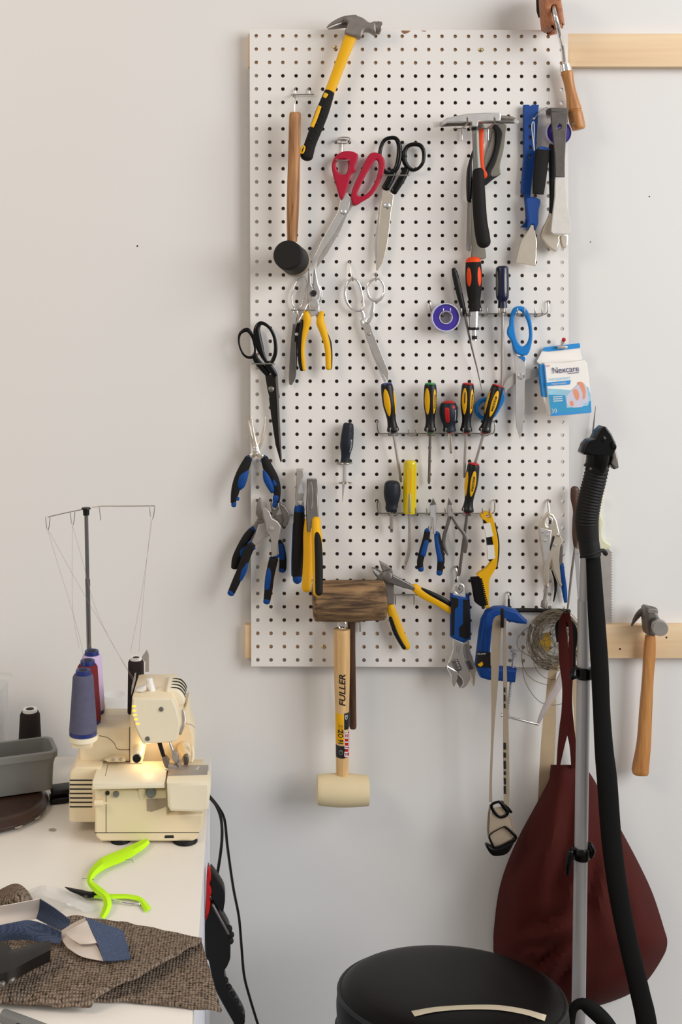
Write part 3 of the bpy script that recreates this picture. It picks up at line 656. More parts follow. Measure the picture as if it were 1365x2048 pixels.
P(t, 'handle', m_wood_hon, La(B, (1003, 486, 20), (1085, 885, 20), [(0, 37), (.04, 41), (.15, 36), (.35, 35), (.6, 46), (.655, 48), (.665, 45), (.675, 48), (.69, 48), (.70, 45), (.71, 48), (.85, 50), (.97, 48), (1, 40)], k=2).mesh())
# ------------------------------------------------------------------ top rack tools
t = T('needle_file', 'slim black-handled pointed file leaning right on the uppermost rack', 'file')
P(t, 'handle', m_blk, sw(D, [(232, 130, 24, 15), (245, 180, 24, 22), (270, 290, 24, 22), (300, 410, 24, 17), (312, 450, 24, 12)], fl=.6))
P(t, 'shaft', m_dsteel, sw(D, [(308, 440, 24, 9), (345, 620, 20, 7), (390, 800, 16, 5), (424, 958, 12, 1.5)], k=2))
t = T('ratchet_screwdriver', 'thick black and orange ratchet screwdriver on the uppermost rack', 'screwdriver')
ax = La(D, (365, 62, 26), (376, 420, 26), [(0, 30), (.04, 48), (.12, 53), (.3, 56), (.5, 54), (.68, 46), (.8, 40), (.9, 44), (1, 48)], n=28)
hd = P(t, 'handle', m_blkgrip, ax.mesh())
P(hd, 'grip_inlay', m_orange, ax.patch(.34, .2, -.85, .4), label='orange oval inlay'); P(hd, 'grip_inlay', m_orange, ax.patch(.34, .2, .6, .36), label='orange oval inlay')
P(t, 'end_cap', m_orange, La(D, (364.5, 50, 26), (365.6, 84, 26), [(0, 30), (.3, 44), (.6, 49.5), (1, 53)], k=2).mesh(), label='orange end cap')
P(t, 'ferrule', m_chrome, La(D, (373, 418, 26), (371, 530, 26), [(0, 36), (1, 33)], k=1).mesh())
P(t, 'ring', m_blk, La(D, (371, 528, 26), (371, 546, 26), [(0, 34), (.5, 36), (1, 33)], k=1).mesh())
P(t, 'bit_holder', m_chrome, La(D, (373, 545, 26), (374, 618, 26), [(0, 15), (.5, 15), (.52, 18), (1, 18)], k=1).mesh())
P(t, 'bit_socket', m_dark, La(D, (374, 585, 26), (374, 610, 26), [(0, 18.5), (1, 18.5)], k=1).mesh())
t = T('screwdriver', 'long screwdriver with navy fluted handle standing in the uppermost rack', 'screwdriver')
ax = La(D, (563, 108, 24), (566, 396, 24), [(0, 22), (.03, 36), (.1, 43), (.5, 44), (.75, 42), (.83, 30), (.9, 30), (1, 33)], n=24)
hd = P(t, 'handle', m_navy, ax.mesh()); P(hd, 'flute', m_grey_h, ax.patch(.42, .36, .25, .22), label='grey worn flute'); P(hd, 'flute', m_grey_h, ax.patch(.42, .34, -1.1, .22), label='grey worn flute')
P(t, 'bolster', m_steel2, La(D, (570, 395, 24), (570, 430, 24), [(0, 24), (.8, 24), (1, 14)], k=1, n=6).mesh())
P(t, 'shaft', m_steel2, La(D, (567, 425, 24), (562, 935, 13), [(0, 10), (.9, 10), (1, 8)], k=1).mesh())
# ------------------------------------------------------------------ blue scissors
t = T('scissors', 'sky blue handled scissors spread open, below the uppermost rack', 'scissors', 'scissors on the pegboard')
P(t, 'handle', m_sky, pl(D, [[(618, 470), (640, 402), (680, 383), (728, 398), (762, 470), (773, 580), (762, 660), (737, 716), (690, 718), (652, 692), (628, 622), (604, 582), (602, 545), (616, 510)], [(650, 450), (680, 412), (712, 436), (742, 500), (752, 580), (737, 636), (705, 658), (672, 625), (652, 550)]], 20, 9, 2.5))
P(t, 'handle', m_sky, pl(D, [(585, 930), (560, 955), (480, 1010), (500, 1150), (560, 1070), (586, 1010), (575, 970)], 8, 8, 2), sw(D, [(440, 1022, 12, 14), (400, 1045, 12, 14), (386, 1085, 12, 14), (405, 1130, 12, 13), (445, 1150, 12, 15), (500, 1130, 12, 16), (520, 1070, 12, 16), (490, 1025, 12, 15)], closed=True))
P(t, 'blade', m_steel, pl(D, [(652, 690), (668, 724), (722, 722), (722, 800), (716, 950), (716, 1080), (706, 1230), (686, 1288), (662, 1210), (654, 1080), (656, 860), (650, 760), (628, 640)], 18, 3, .4, False))
P(t, 'blade', m_steel2, pl(D, [(570, 930), (600, 880), (640, 845), (720, 822), (820, 806), (820, 862), (745, 880), (690, 905), (640, 920), (600, 955), (586, 985)], 13, 3, .4, False), pl(D, [(735, 878), (820, 846), (820, 862), (740, 882)], 15, 2, .3, False))
P(t, 'pivot_screw', m_chrome, La(D, (693, 862, 20), (693, 862, 25), [(0, 23), (.4, 23), (1, 14)], k=1).mesh())
P(t, 'thumb_pad', m_sky, pl(D, [(672, 728), (718, 728), (718, 762), (695, 742)], 20, 2.5, .5))
# ------------------------------------------------------------------ yellow and black screwdrivers
YG = 'yellow and black screwdrivers'
SP = [(0, 26), (.02, 36), (.06, 41), (.25, 45), (.45, 44), (.6, 36), (.75, 30), (.87, 34), (.94, 41), (.98, 38), (1, 24)]
def driver(fr, p0, p1, tip, cap, label, ovals, shaft=m_steel2, txt=None, sc=1.0, shr=9, slot=None, mtip=None, d=26):
    t = T('screwdriver', label, 'screwdriver', YG)
    ax = La(fr, (*p0, d), (*p1, d), [(a, r * sc) for a, r in SP], n=28, k=3)
    hd = P(t, 'handle', m_blk, ax.mesh())
    for i, (pc, hp, tc, ht) in enumerate(ovals):
        g = P(hd, 'grip_inlay', m_yel, ax.patch(tc, ht, pc, hp), label='yellow oval inlay')
        if txt == i:
            P(hd, 'name_plate', m_ink, ax.patch(tc, ht * .62, pc, .2, 0.0007, 4), label='black plate with lettering')
            P(hd, 'lettering', m_yel, ax.text('STANLEY', tc, pc, 0.0058, 0.0009, 0, 0.95), label='yellow lettering')
        if slot == i: P(hd, 'slot', m_dark, ax.patch(tc - .07, ht * .45, pc + .1, .1, 0.0007, 4))
    dx, dy = p1[0] - p0[0], p1[1] - p0[1]; l = math.hypot(dx, dy); ux, uy = dx / l, dy / l
    P(t, 'end_cap', cap, La(fr, (p0[0] - ux * 4, p0[1] - uy * 4, d), (p0[0] + ux * 6, p0[1] + uy * 6, d), [(0, 26 * sc), (.4, 36 * sc), (1, 38.5 * sc)], k=1).mesh())
    P(t, 'collar', cap, La(fr, (p1[0] - ux * 8, p1[1] - uy * 8, d), (p1[0] + ux * 8, p1[1] + uy * 8, d), [(0, 20), (.6, 24), (1, 15)], k=1).mesh())
    P(t, 'shaft', shaft, La(fr, (p1[0], p1[1], d), (*tip, mtip or d - 12), [(0, shr), (.86, shr), (.94, shr * 1.15), (1, shr * .7)], k=1, n=14).mesh())
driver(F, (455, 92), (502, 425), (556, 765), m_spool, 'yellow and black screwdriver with blue collar, first from the left on the middle rack', [(-.45, .58, .38, .31), (1.15, .4, .4, .28)])
driver(F, (755, 92), (754, 425), (746, 776), m_green, 'yellow and black screwdriver with green collar and dark shaft on the middle rack', [(-.7, .52, .36, .3), (.62, .36, .36, .28)], m_dsteel, 1)
driver(F, (1012, 92), (999, 425), (985, 735), m_redcap, 'yellow and black screwdriver with red collar, standing straight at the right of the stubby driver', [(-.68, .5, .36, .3), (.6, .4, .36, .28)], m_steel2, 1, slot=0)
driver(F, (1216, 105), (1122, 428), (1060, 640), m_redcap, 'yellow and black screwdriver leaning right at the right end of the middle rack', [(.02, .5, .38, .3), (-1.3, .3, .38, .26)], m_steel2, 0)
driver(F, (1052, 638), (1008, 972), (950, 1405), m_redcap, 'yellow and black screwdriver with red collar and dark shaft on the lowest rack', [(.1, .5, .4, .29), (-1.15, .45, .42, .28)], m_dsteel, 0, shr=10)
t = T('screwdriver', 'stubby grey and red screwdriver on the middle rack between two yellow ones', 'screwdriver')
ax = La(F, (877, 216, 26), (886, 424, 26), [(0, 30), (.04, 48), (.15, 58), (.35, 62), (.55, 57), (.75, 42), (.88, 42), (.96, 46), (1, 30)], n=28)
hd = P(t, 'handle', m_slate, ax.mesh()); P(hd, 'grip_inlay', m_redcap, ax.patch(.42, .27, -.36, .28, 0.0005, 6), label='red stripe'); P(hd, 'hole_mark', m_redcap, ax.patch(.17, .06, .48, .22, 0.0005), label='dark red hole')
P(hd, 'lettering', m_inkw, ax.text('mastercraft', .44, .62, 0.0044), label='white lettering up the handle')
P(t, 'end_cap', m_redcap, La(F, (876.6, 210, 26), (877.4, 226, 26), [(0, 26), (.5, 40), (1, 50)], k=1).mesh()); P(t, 'collar', m_redcap, La(F, (885.5, 418, 26), (886, 432, 26), [(0, 18), (1, 14)], k=1).mesh())
P(t, 'shaft', m_chrome, La(F, (886, 428, 26), (895, 556, 20), [(0, 12), (.85, 12), (1, 11)], k=1).mesh()); P(t, 'tip', m_dsteel, La(F, (894.5, 552, 20), (896, 568, 19), [(0, 8), (1, 5)], k=1).mesh())
t = T('screwdriver', 'stubby navy screwdriver at the left end of the lowest rack', 'screwdriver')
P(t, 'handle', m_slate, La(F, (496, 757, 26), (491, 968, 26), [(0, 30), (.05, 46), (.15, 54), (.4, 57), (.6, 50), (.75, 42), (.9, 44), (1, 34)], n=28).mesh())
P(t, 'shaft', m_steel2, La(F, (489, 966, 26), (490, 1080, 20), [(0, 13), (.8, 12), (1, 14)], k=1).mesh()); P(t, 'tip', m_dsteel, sw(F, [(490, 1075, 20, 12), (491, 1108, 19, 8)], k=1, fl=.4, cap=0))
t = T('cotter_puller', 'bent-tip puller with clear yellow fluted handle on the lowest rack', 'hand tool')
ax = La(F, (618, 616, 26), (613, 972, 26), [(0, 28), (.03, 40), (.08, 45), (.5, 46), (.97, 45), (1, 42)], n=24)
hd = P(t, 'handle', m_yel2, ax.mesh()); PS(hd, 'flute', m_yel, ax.patch(.42, .36, .0, .16, 0.0003), ax.patch(.45, .36, .6, .12, 0.0003), ax.patch(.45, .36, -.6, .12, 0.0003))
P(t, 'tang', m_steel2, sw(F, [(616, 850, 38, 7), (614, 970, 38, 9)], k=1), label='steel tang seen through the handle')
P(t, 'shaft', m_steel2, sw(F, [(613, 965, 26, 9), (613, 1100, 22, 9.5), (612, 1210, 18, 11), (602, 1270, 16, 11), (588, 1320, 14, 9)]))
P(t, 'tip', m_chrome, sw(F, [(589, 1315, 14, 8), (578, 1362, 13, 5)], k=1, fl=.5))
t = T('awl', 'awl with dark slate handle held in double wire rings, left of the middle rack', 'awl')
ax = La(E, (1172, 118, 18), (1140, 474, 18), [(0, 30), (.03, 44), (.15, 52), (.4, 58), (.6, 58), (.75, 46), (.88, 40), (1, 43)], n=28)
hd = P(t, 'handle', m_slate, ax.mesh()); P(hd, 'lettering', m_inkw, ax.text('mastercraft', .56, .62, 0.0052), label='white lettering up the handle'); P(hd, 'hole_mark', m_dark, ax.patch(.16, .05, .55, .22))
P(t, 'shaft', m_steel, La(E, (1139, 470, 18), (1117, 838, 14), [(0, 11), (.5, 10), (.6, 11), (.8, 6), (1, 1)], k=1).mesh())
# ------------------------------------------------------------------ scissors and pliers, left
t = T('scissors', 'silver scissors with wire-thin loops, partly behind the yellow long-nose pliers', 'scissors', 'scissors on the pegboard')
P(t, 'handle', m_chrome, sw(C1, [(430, 265, 10, 15), (345, 350, 10, 14), (275, 520, 10, 13), (268, 650, 10, 13), (305, 740, 10, 14), (370, 768, 10, 15), (425, 720, 10, 15), (452, 620, 10, 15), (482, 480, 10, 14), (502, 370, 10, 14), (482, 290, 10, 14)], closed=True), sw(C1, [(330, 765, 10, 30), (325, 860, 10, 52), (315, 980, 9, 34), (300, 1100, 8, 22)], fl=.35))
P(t, 'handle', m_chrome, sw(C1, [(610, 380, 6, 14), (680, 385, 6, 14), (730, 470, 6, 14), (735, 560, 6, 14), (710, 655, 6, 14), (640, 690, 6, 14), (580, 600, 6, 14), (570, 470, 6, 14)], closed=True), sw(C1, [(560, 640, 6, 22), (480, 820, 6, 30), (380, 980, 6, 26)], fl=.35))
P(t, 'blade', m_dsteel, pl(C1, [(290, 1000), (330, 1020), (310, 1280), (335, 1300), (340, 1800), (320, 1880), (268, 1972), (228, 1962), (222, 1850), (238, 1500), (262, 1200)], 8, 3, .5, False))
P(t, 'blade', m_blkmet, pl(C1, [(330, 1000), (420, 980), (400, 1150), (360, 1350), (348, 1710), (312, 1710), (308, 1200)], 5, 2.6, .4, False))
P(t, 'pivot_screw', m_chrome, La(C1, (345, 1170, 11), (345, 1170, 14), [(0, 26), (.5, 26), (1, 14)], k=1).mesh())
t = T('long_nose_pliers', 'long-nose pliers with yellow and black handles, below the rubber mallet', 'pliers')
P(t, 'jaw', m_steel2, pl(C1, [(540, 85), (556, 150), (580, 380), (606, 430), (600, 470), (572, 505), (570, 540), (600, 580), (640, 640), (700, 760), (672, 940), (625, 830), (620, 780), (525, 730), (512, 500), (526, 250)], 14, 9, 2, False))
P(t, 'jaw', m_steel, pl(C1, [(620, 85), (640, 130), (690, 380), (728, 480), (722, 600), (690, 640), (708, 760), (700, 860), (560, 900), (540, 780), (530, 690), (600, 590), (640, 580), (656, 530), (642, 480), (604, 440), (614, 200)], 16, 9, 2, False))
P(t, 'joint', m_steel, La(C1, (622, 690, 24), (622, 690, 27), [(0, 76), (.5, 74), (1, 60)], k=1).mesh())
P(t, 'jaw_gap', m_dark, pl(C1, [(612, 470), (650, 500), (655, 540), (615, 582), (572, 545), (572, 505)], 24, 1.4, .2))
hl = P(t, 'handle', m_blk, sw(C1, [(440, 960, 24, 30), (420, 1100, 24, 38), (405, 1280, 24, 44), (400, 1450, 24, 40), (408, 1600, 24, 40), (430, 1720, 24, 38)], fl=.8))
P(hl, 'grip_inlay', m_yel, sw(C1, [(490, 830, 27, 46), (512, 930, 27, 62), (500, 1040, 27, 52), (470, 1160, 27, 42), (448, 1300, 27, 34), (440, 1450, 28, 28), (450, 1600, 28, 30), (464, 1730, 28, 24)], fl=.8), label='yellow inner handle')
hr = P(t, 'handle', m_blk, sw(C1, [(790, 1150, 22, 40), (850, 1300, 22, 44), (870, 1500, 22, 40), (866, 1700, 22, 38)], fl=.8))
P(hr, 'grip_inlay', m_yel, sw(C1, [(742, 835, 27, 40), (722, 900, 27, 52), (720, 990, 27, 66), (760, 1110, 27, 60), (815, 1300, 27, 50), (840, 1480, 27, 48), (846, 1700, 27, 44)], fl=.8), label='yellow outer handle')
t = T('scissors', 'silver tailor shears with loop handles, hanging between the hooks at centre', 'scissors', 'scissors on the pegboard')
P(t, 'handle', m_chrome, sw(C, [(905, 197, 13, 9), (872, 225, 13, 10), (856, 290, 13, 10), (866, 350, 13, 10), (900, 398, 13, 10), (945, 415, 13, 10), (976, 398, 13, 11), (978, 340, 13, 9), (962, 260, 13, 8), (940, 212, 13, 8)], closed=True), sw(C, [(962, 405, 13, 12), (980, 450, 13, 14), (968, 490, 13, 14), (985, 520, 13, 14)], fl=.6))
P(t, 'handle', m_chrome, sw(C, [(1065, 196, 15, 9), (1022, 220, 15, 10), (1006, 270, 15, 10), (1020, 318, 15, 11), (1052, 346, 15, 12), (1090, 340, 15, 12), (1118, 300, 15, 9), (1120, 250, 15, 8), (1098, 206, 15, 8)], closed=True), sw(C, [(1048, 345, 15, 12), (1044, 410, 15, 16), (1030, 460, 15, 16), (1005, 495, 15, 16)], fl=.6))
P(t, 'blade', m_steel2, pl(C, [(972, 510), (1005, 485), (1030, 512), (1048, 570), (1062, 600), (1100, 700), (1155, 840), (1148, 892), (1112, 840), (1060, 740), (1005, 615)], 13, 3, .5, False))
P(t, 'blade', m_chrome, pl(C, [(985, 540), (1010, 615), (1060, 735), (1110, 840), (1138, 896), (1122, 904), (1080, 810), (1040, 715)], 10, 2.6, .4, False))
P(t, 'pivot_screw', m_steel2, La(C, (1020, 573, 15.5), (1020, 573, 18), [(0, 12), (.5, 12), (1, 7)], k=1).mesh())
t = T('scissors', 'all-black tailor scissors hanging at the left edge of the pegboard', 'scissors', 'scissors on the pegboard')
P(t, 'handle', m_gloss, sw(C2, [(330, 255, 12, 55), (220, 265, 12, 48), (125, 350, 12, 34), (100, 500, 12, 26), (130, 680, 12, 24), (220, 860, 12, 28), (340, 930, 12, 34), (460, 900, 12, 40), (500, 760, 12, 24), (480, 600, 12, 24), (430, 400, 12, 36)], closed=True, fl=.5), sw(C2, [(470, 860, 11, 60), (550, 1020, 11, 75), (680, 1180, 11, 80), (830, 1340, 11, 80)], fl=.35))
P(t, 'handle', m_gloss, sw(C2, [(620, 90, 17, 55), (740, 100, 17, 42), (880, 220, 17, 38), (980, 420, 17, 42), (1015, 650, 17, 46), (1000, 850, 17, 48), (930, 1020, 17, 50), (840, 1090, 17, 40), (760, 1000, 17, 46), (680, 850, 17, 70), (610, 650, 17, 100), (560, 420, 17, 100), (550, 220, 17, 80)], closed=True, fl=.4), sw(C2, [(800, 1060, 17, 80), (880, 1190, 17, 84), (980, 1330, 16, 70), (1010, 1420, 15, 55)], fl=.35))
P(t, 'blade', m_blkmet, pl(C, [(310, 860), (340, 850), (385, 850), (396, 900), (410, 1010), (340, 1012), (325, 950)], 11, 4, .6, False), pl(C, [(335, 1010), (400, 1000), (410, 1200), (424, 1440), (415, 1450), (380, 1330), (350, 1130)], 12, 2.6, .5, False))
P(t, 'blade', m_dsteel, pl(C, [(378, 850), (396, 850), (404, 1000), (412, 1200), (424, 1420), (418, 1448), (400, 1250), (390, 1050)], 14, 2.6, .5, False), label='grey blade edge')
P(t, 'pivot_screw', m_dsteel, La(C, (350, 950, 15), (350, 950, 18), [(0, 22), (.5, 22), (1, 14)], k=1, n=6).mesh())
# needle-nose, blue and black
t = T('needle_nose_pliers', 'fine needle-nose pliers with blue and black handles spread open at the left edge', 'pliers')
P(t, 'jaw', m_nick, sw(E, [(287, 58, 18, 3), (298, 160, 18, 8), (316, 265, 19, 15), (330, 340, 20, 26), (350, 400, 20, 26), (385, 420, 20, 24)], fl=.6), sw(E, [(262, 96, 12, 3), (276, 190, 13, 9), (298, 290, 14, 16), (315, 350, 15, 18)], fl=.6))
P(t, 'jaw', m_nick, sw(E, [(414, 60, 16, 3), (402, 170, 16, 12), (378, 270, 17, 18), (345, 340, 17, 26), (310, 400, 17, 26), (285, 420, 17, 24)], fl=.6))
P(t, 'joint', m_steel, fball(E, 325, 372, 22, 26, .5), fball(E, 323, 350, 22, 24, .5), fball(E, 328, 395, 22, 22, .5))
def plier_handle(t, fr, pts, d, collar, inl, tip, fl=.7, lab=''):
    h_ = P(t, 'handle', m_blkgrip, sw(fr, [(x, y, d, w) for x, y, w in pts], fl=fl))
    parts = []
    for run in inl: parts.append(sw(fr, [(x, y, d + 1.5 + w * fl / fr.k * .95 * 0.5, w) for x, y, w in run], fl=fl * .9))
    PS(h_, 'grip_inlay', m_blue, *parts, label='blue inlay')
    if collar: P(h_, 'collar', m_blue, sw(fr, [(x, y, d + 1, w) for x, y, w in collar], fl=fl), label='blue collar')
    if tip: P(h_, 'tip', m_blue, sw(fr, [(x, y, d + .5, w) for x, y, w in tip], fl=fl), label='blue tip')
plier_handle(t, E, [(262, 440, 34), (220, 530, 46), (170, 630, 42), (140, 740, 38), (122, 840, 24)], 14, [(258, 424, 20), (282, 460, 16)], [[(252, 555, 16), (215, 610, 40), (190, 690, 36), (185, 720, 14)], [(165, 800, 16), (160, 815, 17)]], [(130, 845, 22), (126, 868, 24)])
plier_handle(t, E, [(405, 440, 34), (440, 530, 46), (490, 620, 44), (520, 720, 36), (520, 830, 26)], 14, [(408, 424, 20), (382, 465, 16)], [[(405, 555, 16), (430, 630, 34), (470, 720, 26), (475, 750, 14)], [(480, 590, 22), (505, 680, 24)], [(510, 790, 26), (505, 820, 24)]], [(505, 840, 24), (503, 872, 26)])
# groove-joint pliers
t = T('groove_joint_pliers', 'front groove-joint pliers with grey head and blue-black handles at the left edge', 'pliers')
P(t, 'head', m_steel2, pl(E3, [(735, 310), (780, 300), (850, 370), (890, 480), (990, 540), (1045, 620), (1025, 740), (990, 900), (985, 1120), (885, 1150), (880, 900), (855, 790), (790, 690), (780, 580), (740, 420)], 24, 9, 1.6, False))
P(t, 'lower_jaw', m_dsteel, pl(E3, [(1015, 210), (1110, 270), (1180, 380), (1195, 480), (1160, 590), (1110, 640), (1060, 600), (1090, 520), (1060, 410), (1020, 300)], 16, 10, 2, False), pl(E3, [(930, 470), (1060, 420), (1150, 480), (1100, 600), (1060, 640), (1030, 560)], 14, 8, 1.5, False), pl(E3, [(880, 360), (940, 350), (985, 250), (1010, 330), (930, 470), (905, 470)], 13, 8, 1.5, False))
P(t, 'channel_arm', m_steel2, pl(E3, [(660, 590), (770, 560), (850, 780), (740, 830), (720, 850), (660, 910), (600, 950), (540, 900), (610, 740)], 15, 8, 1.5, False), pl(E3, [(690, 700), (740, 670), (800, 690), (790, 740), (720, 760)], 23, .8, .1))
P(t, 'pivot_bolt', m_steel2, La(E3, (882, 660, 33), (882, 660, 36), [(0, 38), (.5, 38), (.6, 26), (1, 24)], k=1).mesh())
plier_handle(t, E3, [(540, 935, 74), (470, 1080, 76), (380, 1330, 74), (280, 1560, 70), (200, 1740, 62)], 20, [(505, 900, 34), (590, 1000, 26)], [[(460, 1250, 30), (410, 1380, 50), (350, 1530, 34)]], [(205, 1720, 56), (188, 1765, 62)])
plier_handle(t, E3, [(920, 1180, 78), (890, 1300, 78), (850, 1500, 76), (830, 1700, 70), (805, 1880, 60)], 24, [(860, 1175, 30), (1000, 1125, 28)], [[(850, 1350, 40), (830, 1480, 56), (805, 1680, 48)]], [(805, 1870, 58), (798, 1910, 60)])
t = T('groove_joint_pliers', 'rear groove-joint pliers with blue-black handles, behind the front groove-joint pair', 'pliers')
P(t, 'head', m_gmet, pl(E3, [(640, 220), (680, 128), (710, 160), (722, 260), (735, 420), (720, 520), (660, 500), (615, 400), (625, 290)], 6, 8, 2, False), pl(E3, [(640, 500), (740, 490), (760, 560), (640, 700), (590, 660), (570, 620)], 4, 8, 2, False))
plier_handle(t, E3, [(555, 680, 56), (470, 800, 74), (360, 1000, 78), (280, 1180, 74), (245, 1330, 54)], 7, [(545, 640, 34), (600, 700, 20)], [[(430, 930, 22), (380, 1050, 44), (335, 1140, 20)]], None, .45)
plier_handle(t, E3, [(1020, 860, 26), (1050, 960, 50), (1075, 1150, 62), (1075, 1320, 62), (1062, 1370, 60)], 7, None, [[(1035, 920, 30), (1060, 1050, 46), (1060, 1180, 46)]], [(1066, 1350, 58), (1062, 1385, 56)], .45)
t = T('pliers', 'blue and black handled pliers hanging edge-on, left of the yellow pair', 'pliers')
P(t, 'head', m_steel2, pl(E, [(703, 545), (763, 545), (765, 600), (742, 660), (765, 770), (760, 820), (770, 880), (695, 880), (690, 790), (700, 700)], 8, 22, 1.5, False), pl(E, [(708, 765), (762, 765), (762, 820), (708, 820)], 29, 2, .2, False, ))
PS(t, 'jaw_face', m_chrome, pl(E, [(722, 690), (746, 660), (766, 760), (710, 762)], 29.5, 1.2, .3, False), pl(E, [(704, 825), (762, 825), (735, 868)], 29.5, 1.2, .3, False))
h = P(t, 'handle', m_blkgrip, sw(E, [(724, 905, 24, 46), (722, 1000, 26, 52), (718, 1200, 28, 54), (710, 1400, 28, 52), (705, 1530, 28, 42)], fl=.9))
P(h, 'collar', m_blue, sw(E, [(726, 890, 24, 46), (724, 910, 24, 50)], k=1), label='blue collar'); P(h, 'tip', m_blue, sw(E, [(706, 1520, 28, 43), (705, 1540, 28, 43)], k=1), label='blue tip')
P(t, 'handle', m_blue, sw(E, [(700, 1040, 14, 36), (692, 1200, 14, 36), (684, 1360, 14, 34), (684, 1500, 14, 34)], fl=.7), label='blue rear handle')
t = T('pliers', 'yellow and black handled pliers with dark jaws hanging edge-on, over the mallet head', 'pliers')
LN = lambda x, y: max(0.0, (y - 640) * .055)
P(t, 'head', m_dsteel, pl(E, [(798, 638), (885, 638), (893, 800), (895, 985), (835, 990), (818, 1090), (790, 1088), (785, 900), (795, 760)], 14, 24, 2, False, LN), pl(E, [(815, 660), (835, 655), (848, 760), (840, 860), (825, 900), (812, 800)], 37, 2, .8, True, LN))
h = P(t, 'handle', m_yel, sw(E, [(876, 1005, 54, 42), (878, 1070, 60, 42), (885, 1200, 72, 48), (890, 1400, 84, 48), (892, 1660, 98, 44)], fl=.9), label='yellow front handle')
P(h, 'grip_inlay', m_blkgrip, sw(E, [(885, 1130, 72, 22), (893, 1200, 78, 34), (902, 1400, 90, 37), (903, 1660, 104, 34)], fl=.9), label='black grip')
P(t, 'handle', m_yel, sw(E, [(798, 1000, 36, 24), (800, 1120, 40, 40), (806, 1300, 50, 46), (800, 1450, 58, 46), (788, 1625, 70, 42)], fl=.8), label='yellow rear handle')
# small cutters on the lowest rack
t = T('side_cutters', 'small side cutters with blue handles hanging on the lowest rack', 'pliers')
P(t, 'head', m_chrome, pl(F, [(750, 930), (775, 873), (796, 918), (793, 965), (798, 1030), (792, 1120), (776, 1120), (772, 1010), (755, 1000)], 30, 7, 1, False), sw(F, [(765, 985, 28, 9), (757, 1050, 28, 7), (748, 1100, 28, 8)], fl=.6))
P(t, 'cutting_edge', m_dsteel, pl(F, [(752, 925), (775, 874), (795, 918)], 36, 1.4, .2, False))
plier_handle(t, F, [(735, 1095, 20), (725, 1160, 24), (702, 1240, 24), (685, 1310, 22), (690, 1360, 20)], 26, None, [[(728, 1092, 16), (740, 1100, 12)], [(728, 1170, 17), (705, 1260, 20)]], [(690, 1350, 20), (692, 1364, 19)])
plier_handle(t, F, [(802, 1120, 20), (815, 1200, 24), (828, 1290, 26), (822, 1350, 22), (818, 1385, 21)], 26, None, [[(802, 1112, 18), (795, 1140, 14), (808, 1220, 18), (825, 1300, 19)]], [(818, 1375, 21), (816, 1390, 20)])
t = T('side_cutters', 'small bare steel side cutters hanging beside the blue-handled pair', 'pliers')
P(t, 'head', m_steel2, pl(F, [(870, 950), (882, 873), (908, 922), (914, 975), (900, 1002), (878, 1000)], 28, 7, 1, False)); P(t, 'cutting_edge', m_dsteel, pl(F, [(874, 920), (882, 874), (907, 920)], 34, 1.4, .2, False))
P(t, 'handle', m_dsteel, sw(F, [(888, 1000, 28, 13), (868, 1070, 28, 12), (850, 1130, 26, 13), (846, 1190, 25, 13), (858, 1230, 24, 11), (874, 1262, 24, 6)], fl=.6))
P(t, 'handle', m_dsteel, sw(F, [(900, 990, 32, 13), (940, 1060, 32, 12), (985, 1120, 31, 13), (1000, 1180, 31, 13), (992, 1245, 30, 10)], fl=.6))
# yellow brush
t = T('scrub_brush', 'yellow plastic brush with black bristles and white labels, hanging on the lowest rack', 'brush')
P(t, 'body', m_yel, pl(H, [[(420, 530), (450, 508), (500, 510), (516, 545), (532, 600), (560, 740), (560, 860), (550, 950), (520, 1010), (490, 1070), (487, 1200), (486, 1310), (468, 1300), (442, 1230), (418, 1060), (390, 1022), (470, 965), (515, 895), (528, 840), (512, 720), (472, 600), (432, 565)], [(480, 528), (502, 540), (496, 556), (470, 556), (460, 544)]], 22, 12, 1.0))
P(t, 'back_edge', m_blk, sw(H, [(535, 600, 27, 6), (562, 740, 27, 8), (563, 860, 27, 8), (552, 950, 27, 5)], fl=1.0), label='black edge'); P(t, 'grip_inlay', m_blk, pl(H, [(440, 572), (478, 590), (510, 700), (528, 840), (516, 900), (490, 912), (480, 880), (468, 720)], 23, 9, 1), label='black inner panel')
P(t, 'paper_label', m_white, pl(H, [(440, 606), (497, 597), (522, 706), (466, 718)], 30, 5, .3, False), label='white paper label'); P(t, 'paper_label', m_white, pl(H, [(470, 782), (527, 778), (538, 890), (480, 898)], 30, 5, .3, False), label='white paper label')
random.seed(3); bp = [pl(H, [(346, 1056), (418, 1050), (436, 1120), (452, 1200), (464, 1276), (420, 1284), (380, 1256), (366, 1180)], 17, 19, 1.5, False)]
for i in range(13):
    for j in range(3):
        y = 1054 + i * 17; x1 = 424 + i * 4; bp.append(sw(H, [(x1, y + 3, 19 + j * 7, 9), (x1 - 45, y + 4 + random.uniform(-4, 4), 19 + j * 7, 10), (x1 - 84 + i * 1.4 + random.uniform(-5, 5), y + random.uniform(-5, 5), 19 + j * 7.4, 8)], n=6, k=2))
P(t, 'bristles', m_blkfab, *bp, label='black bristles')
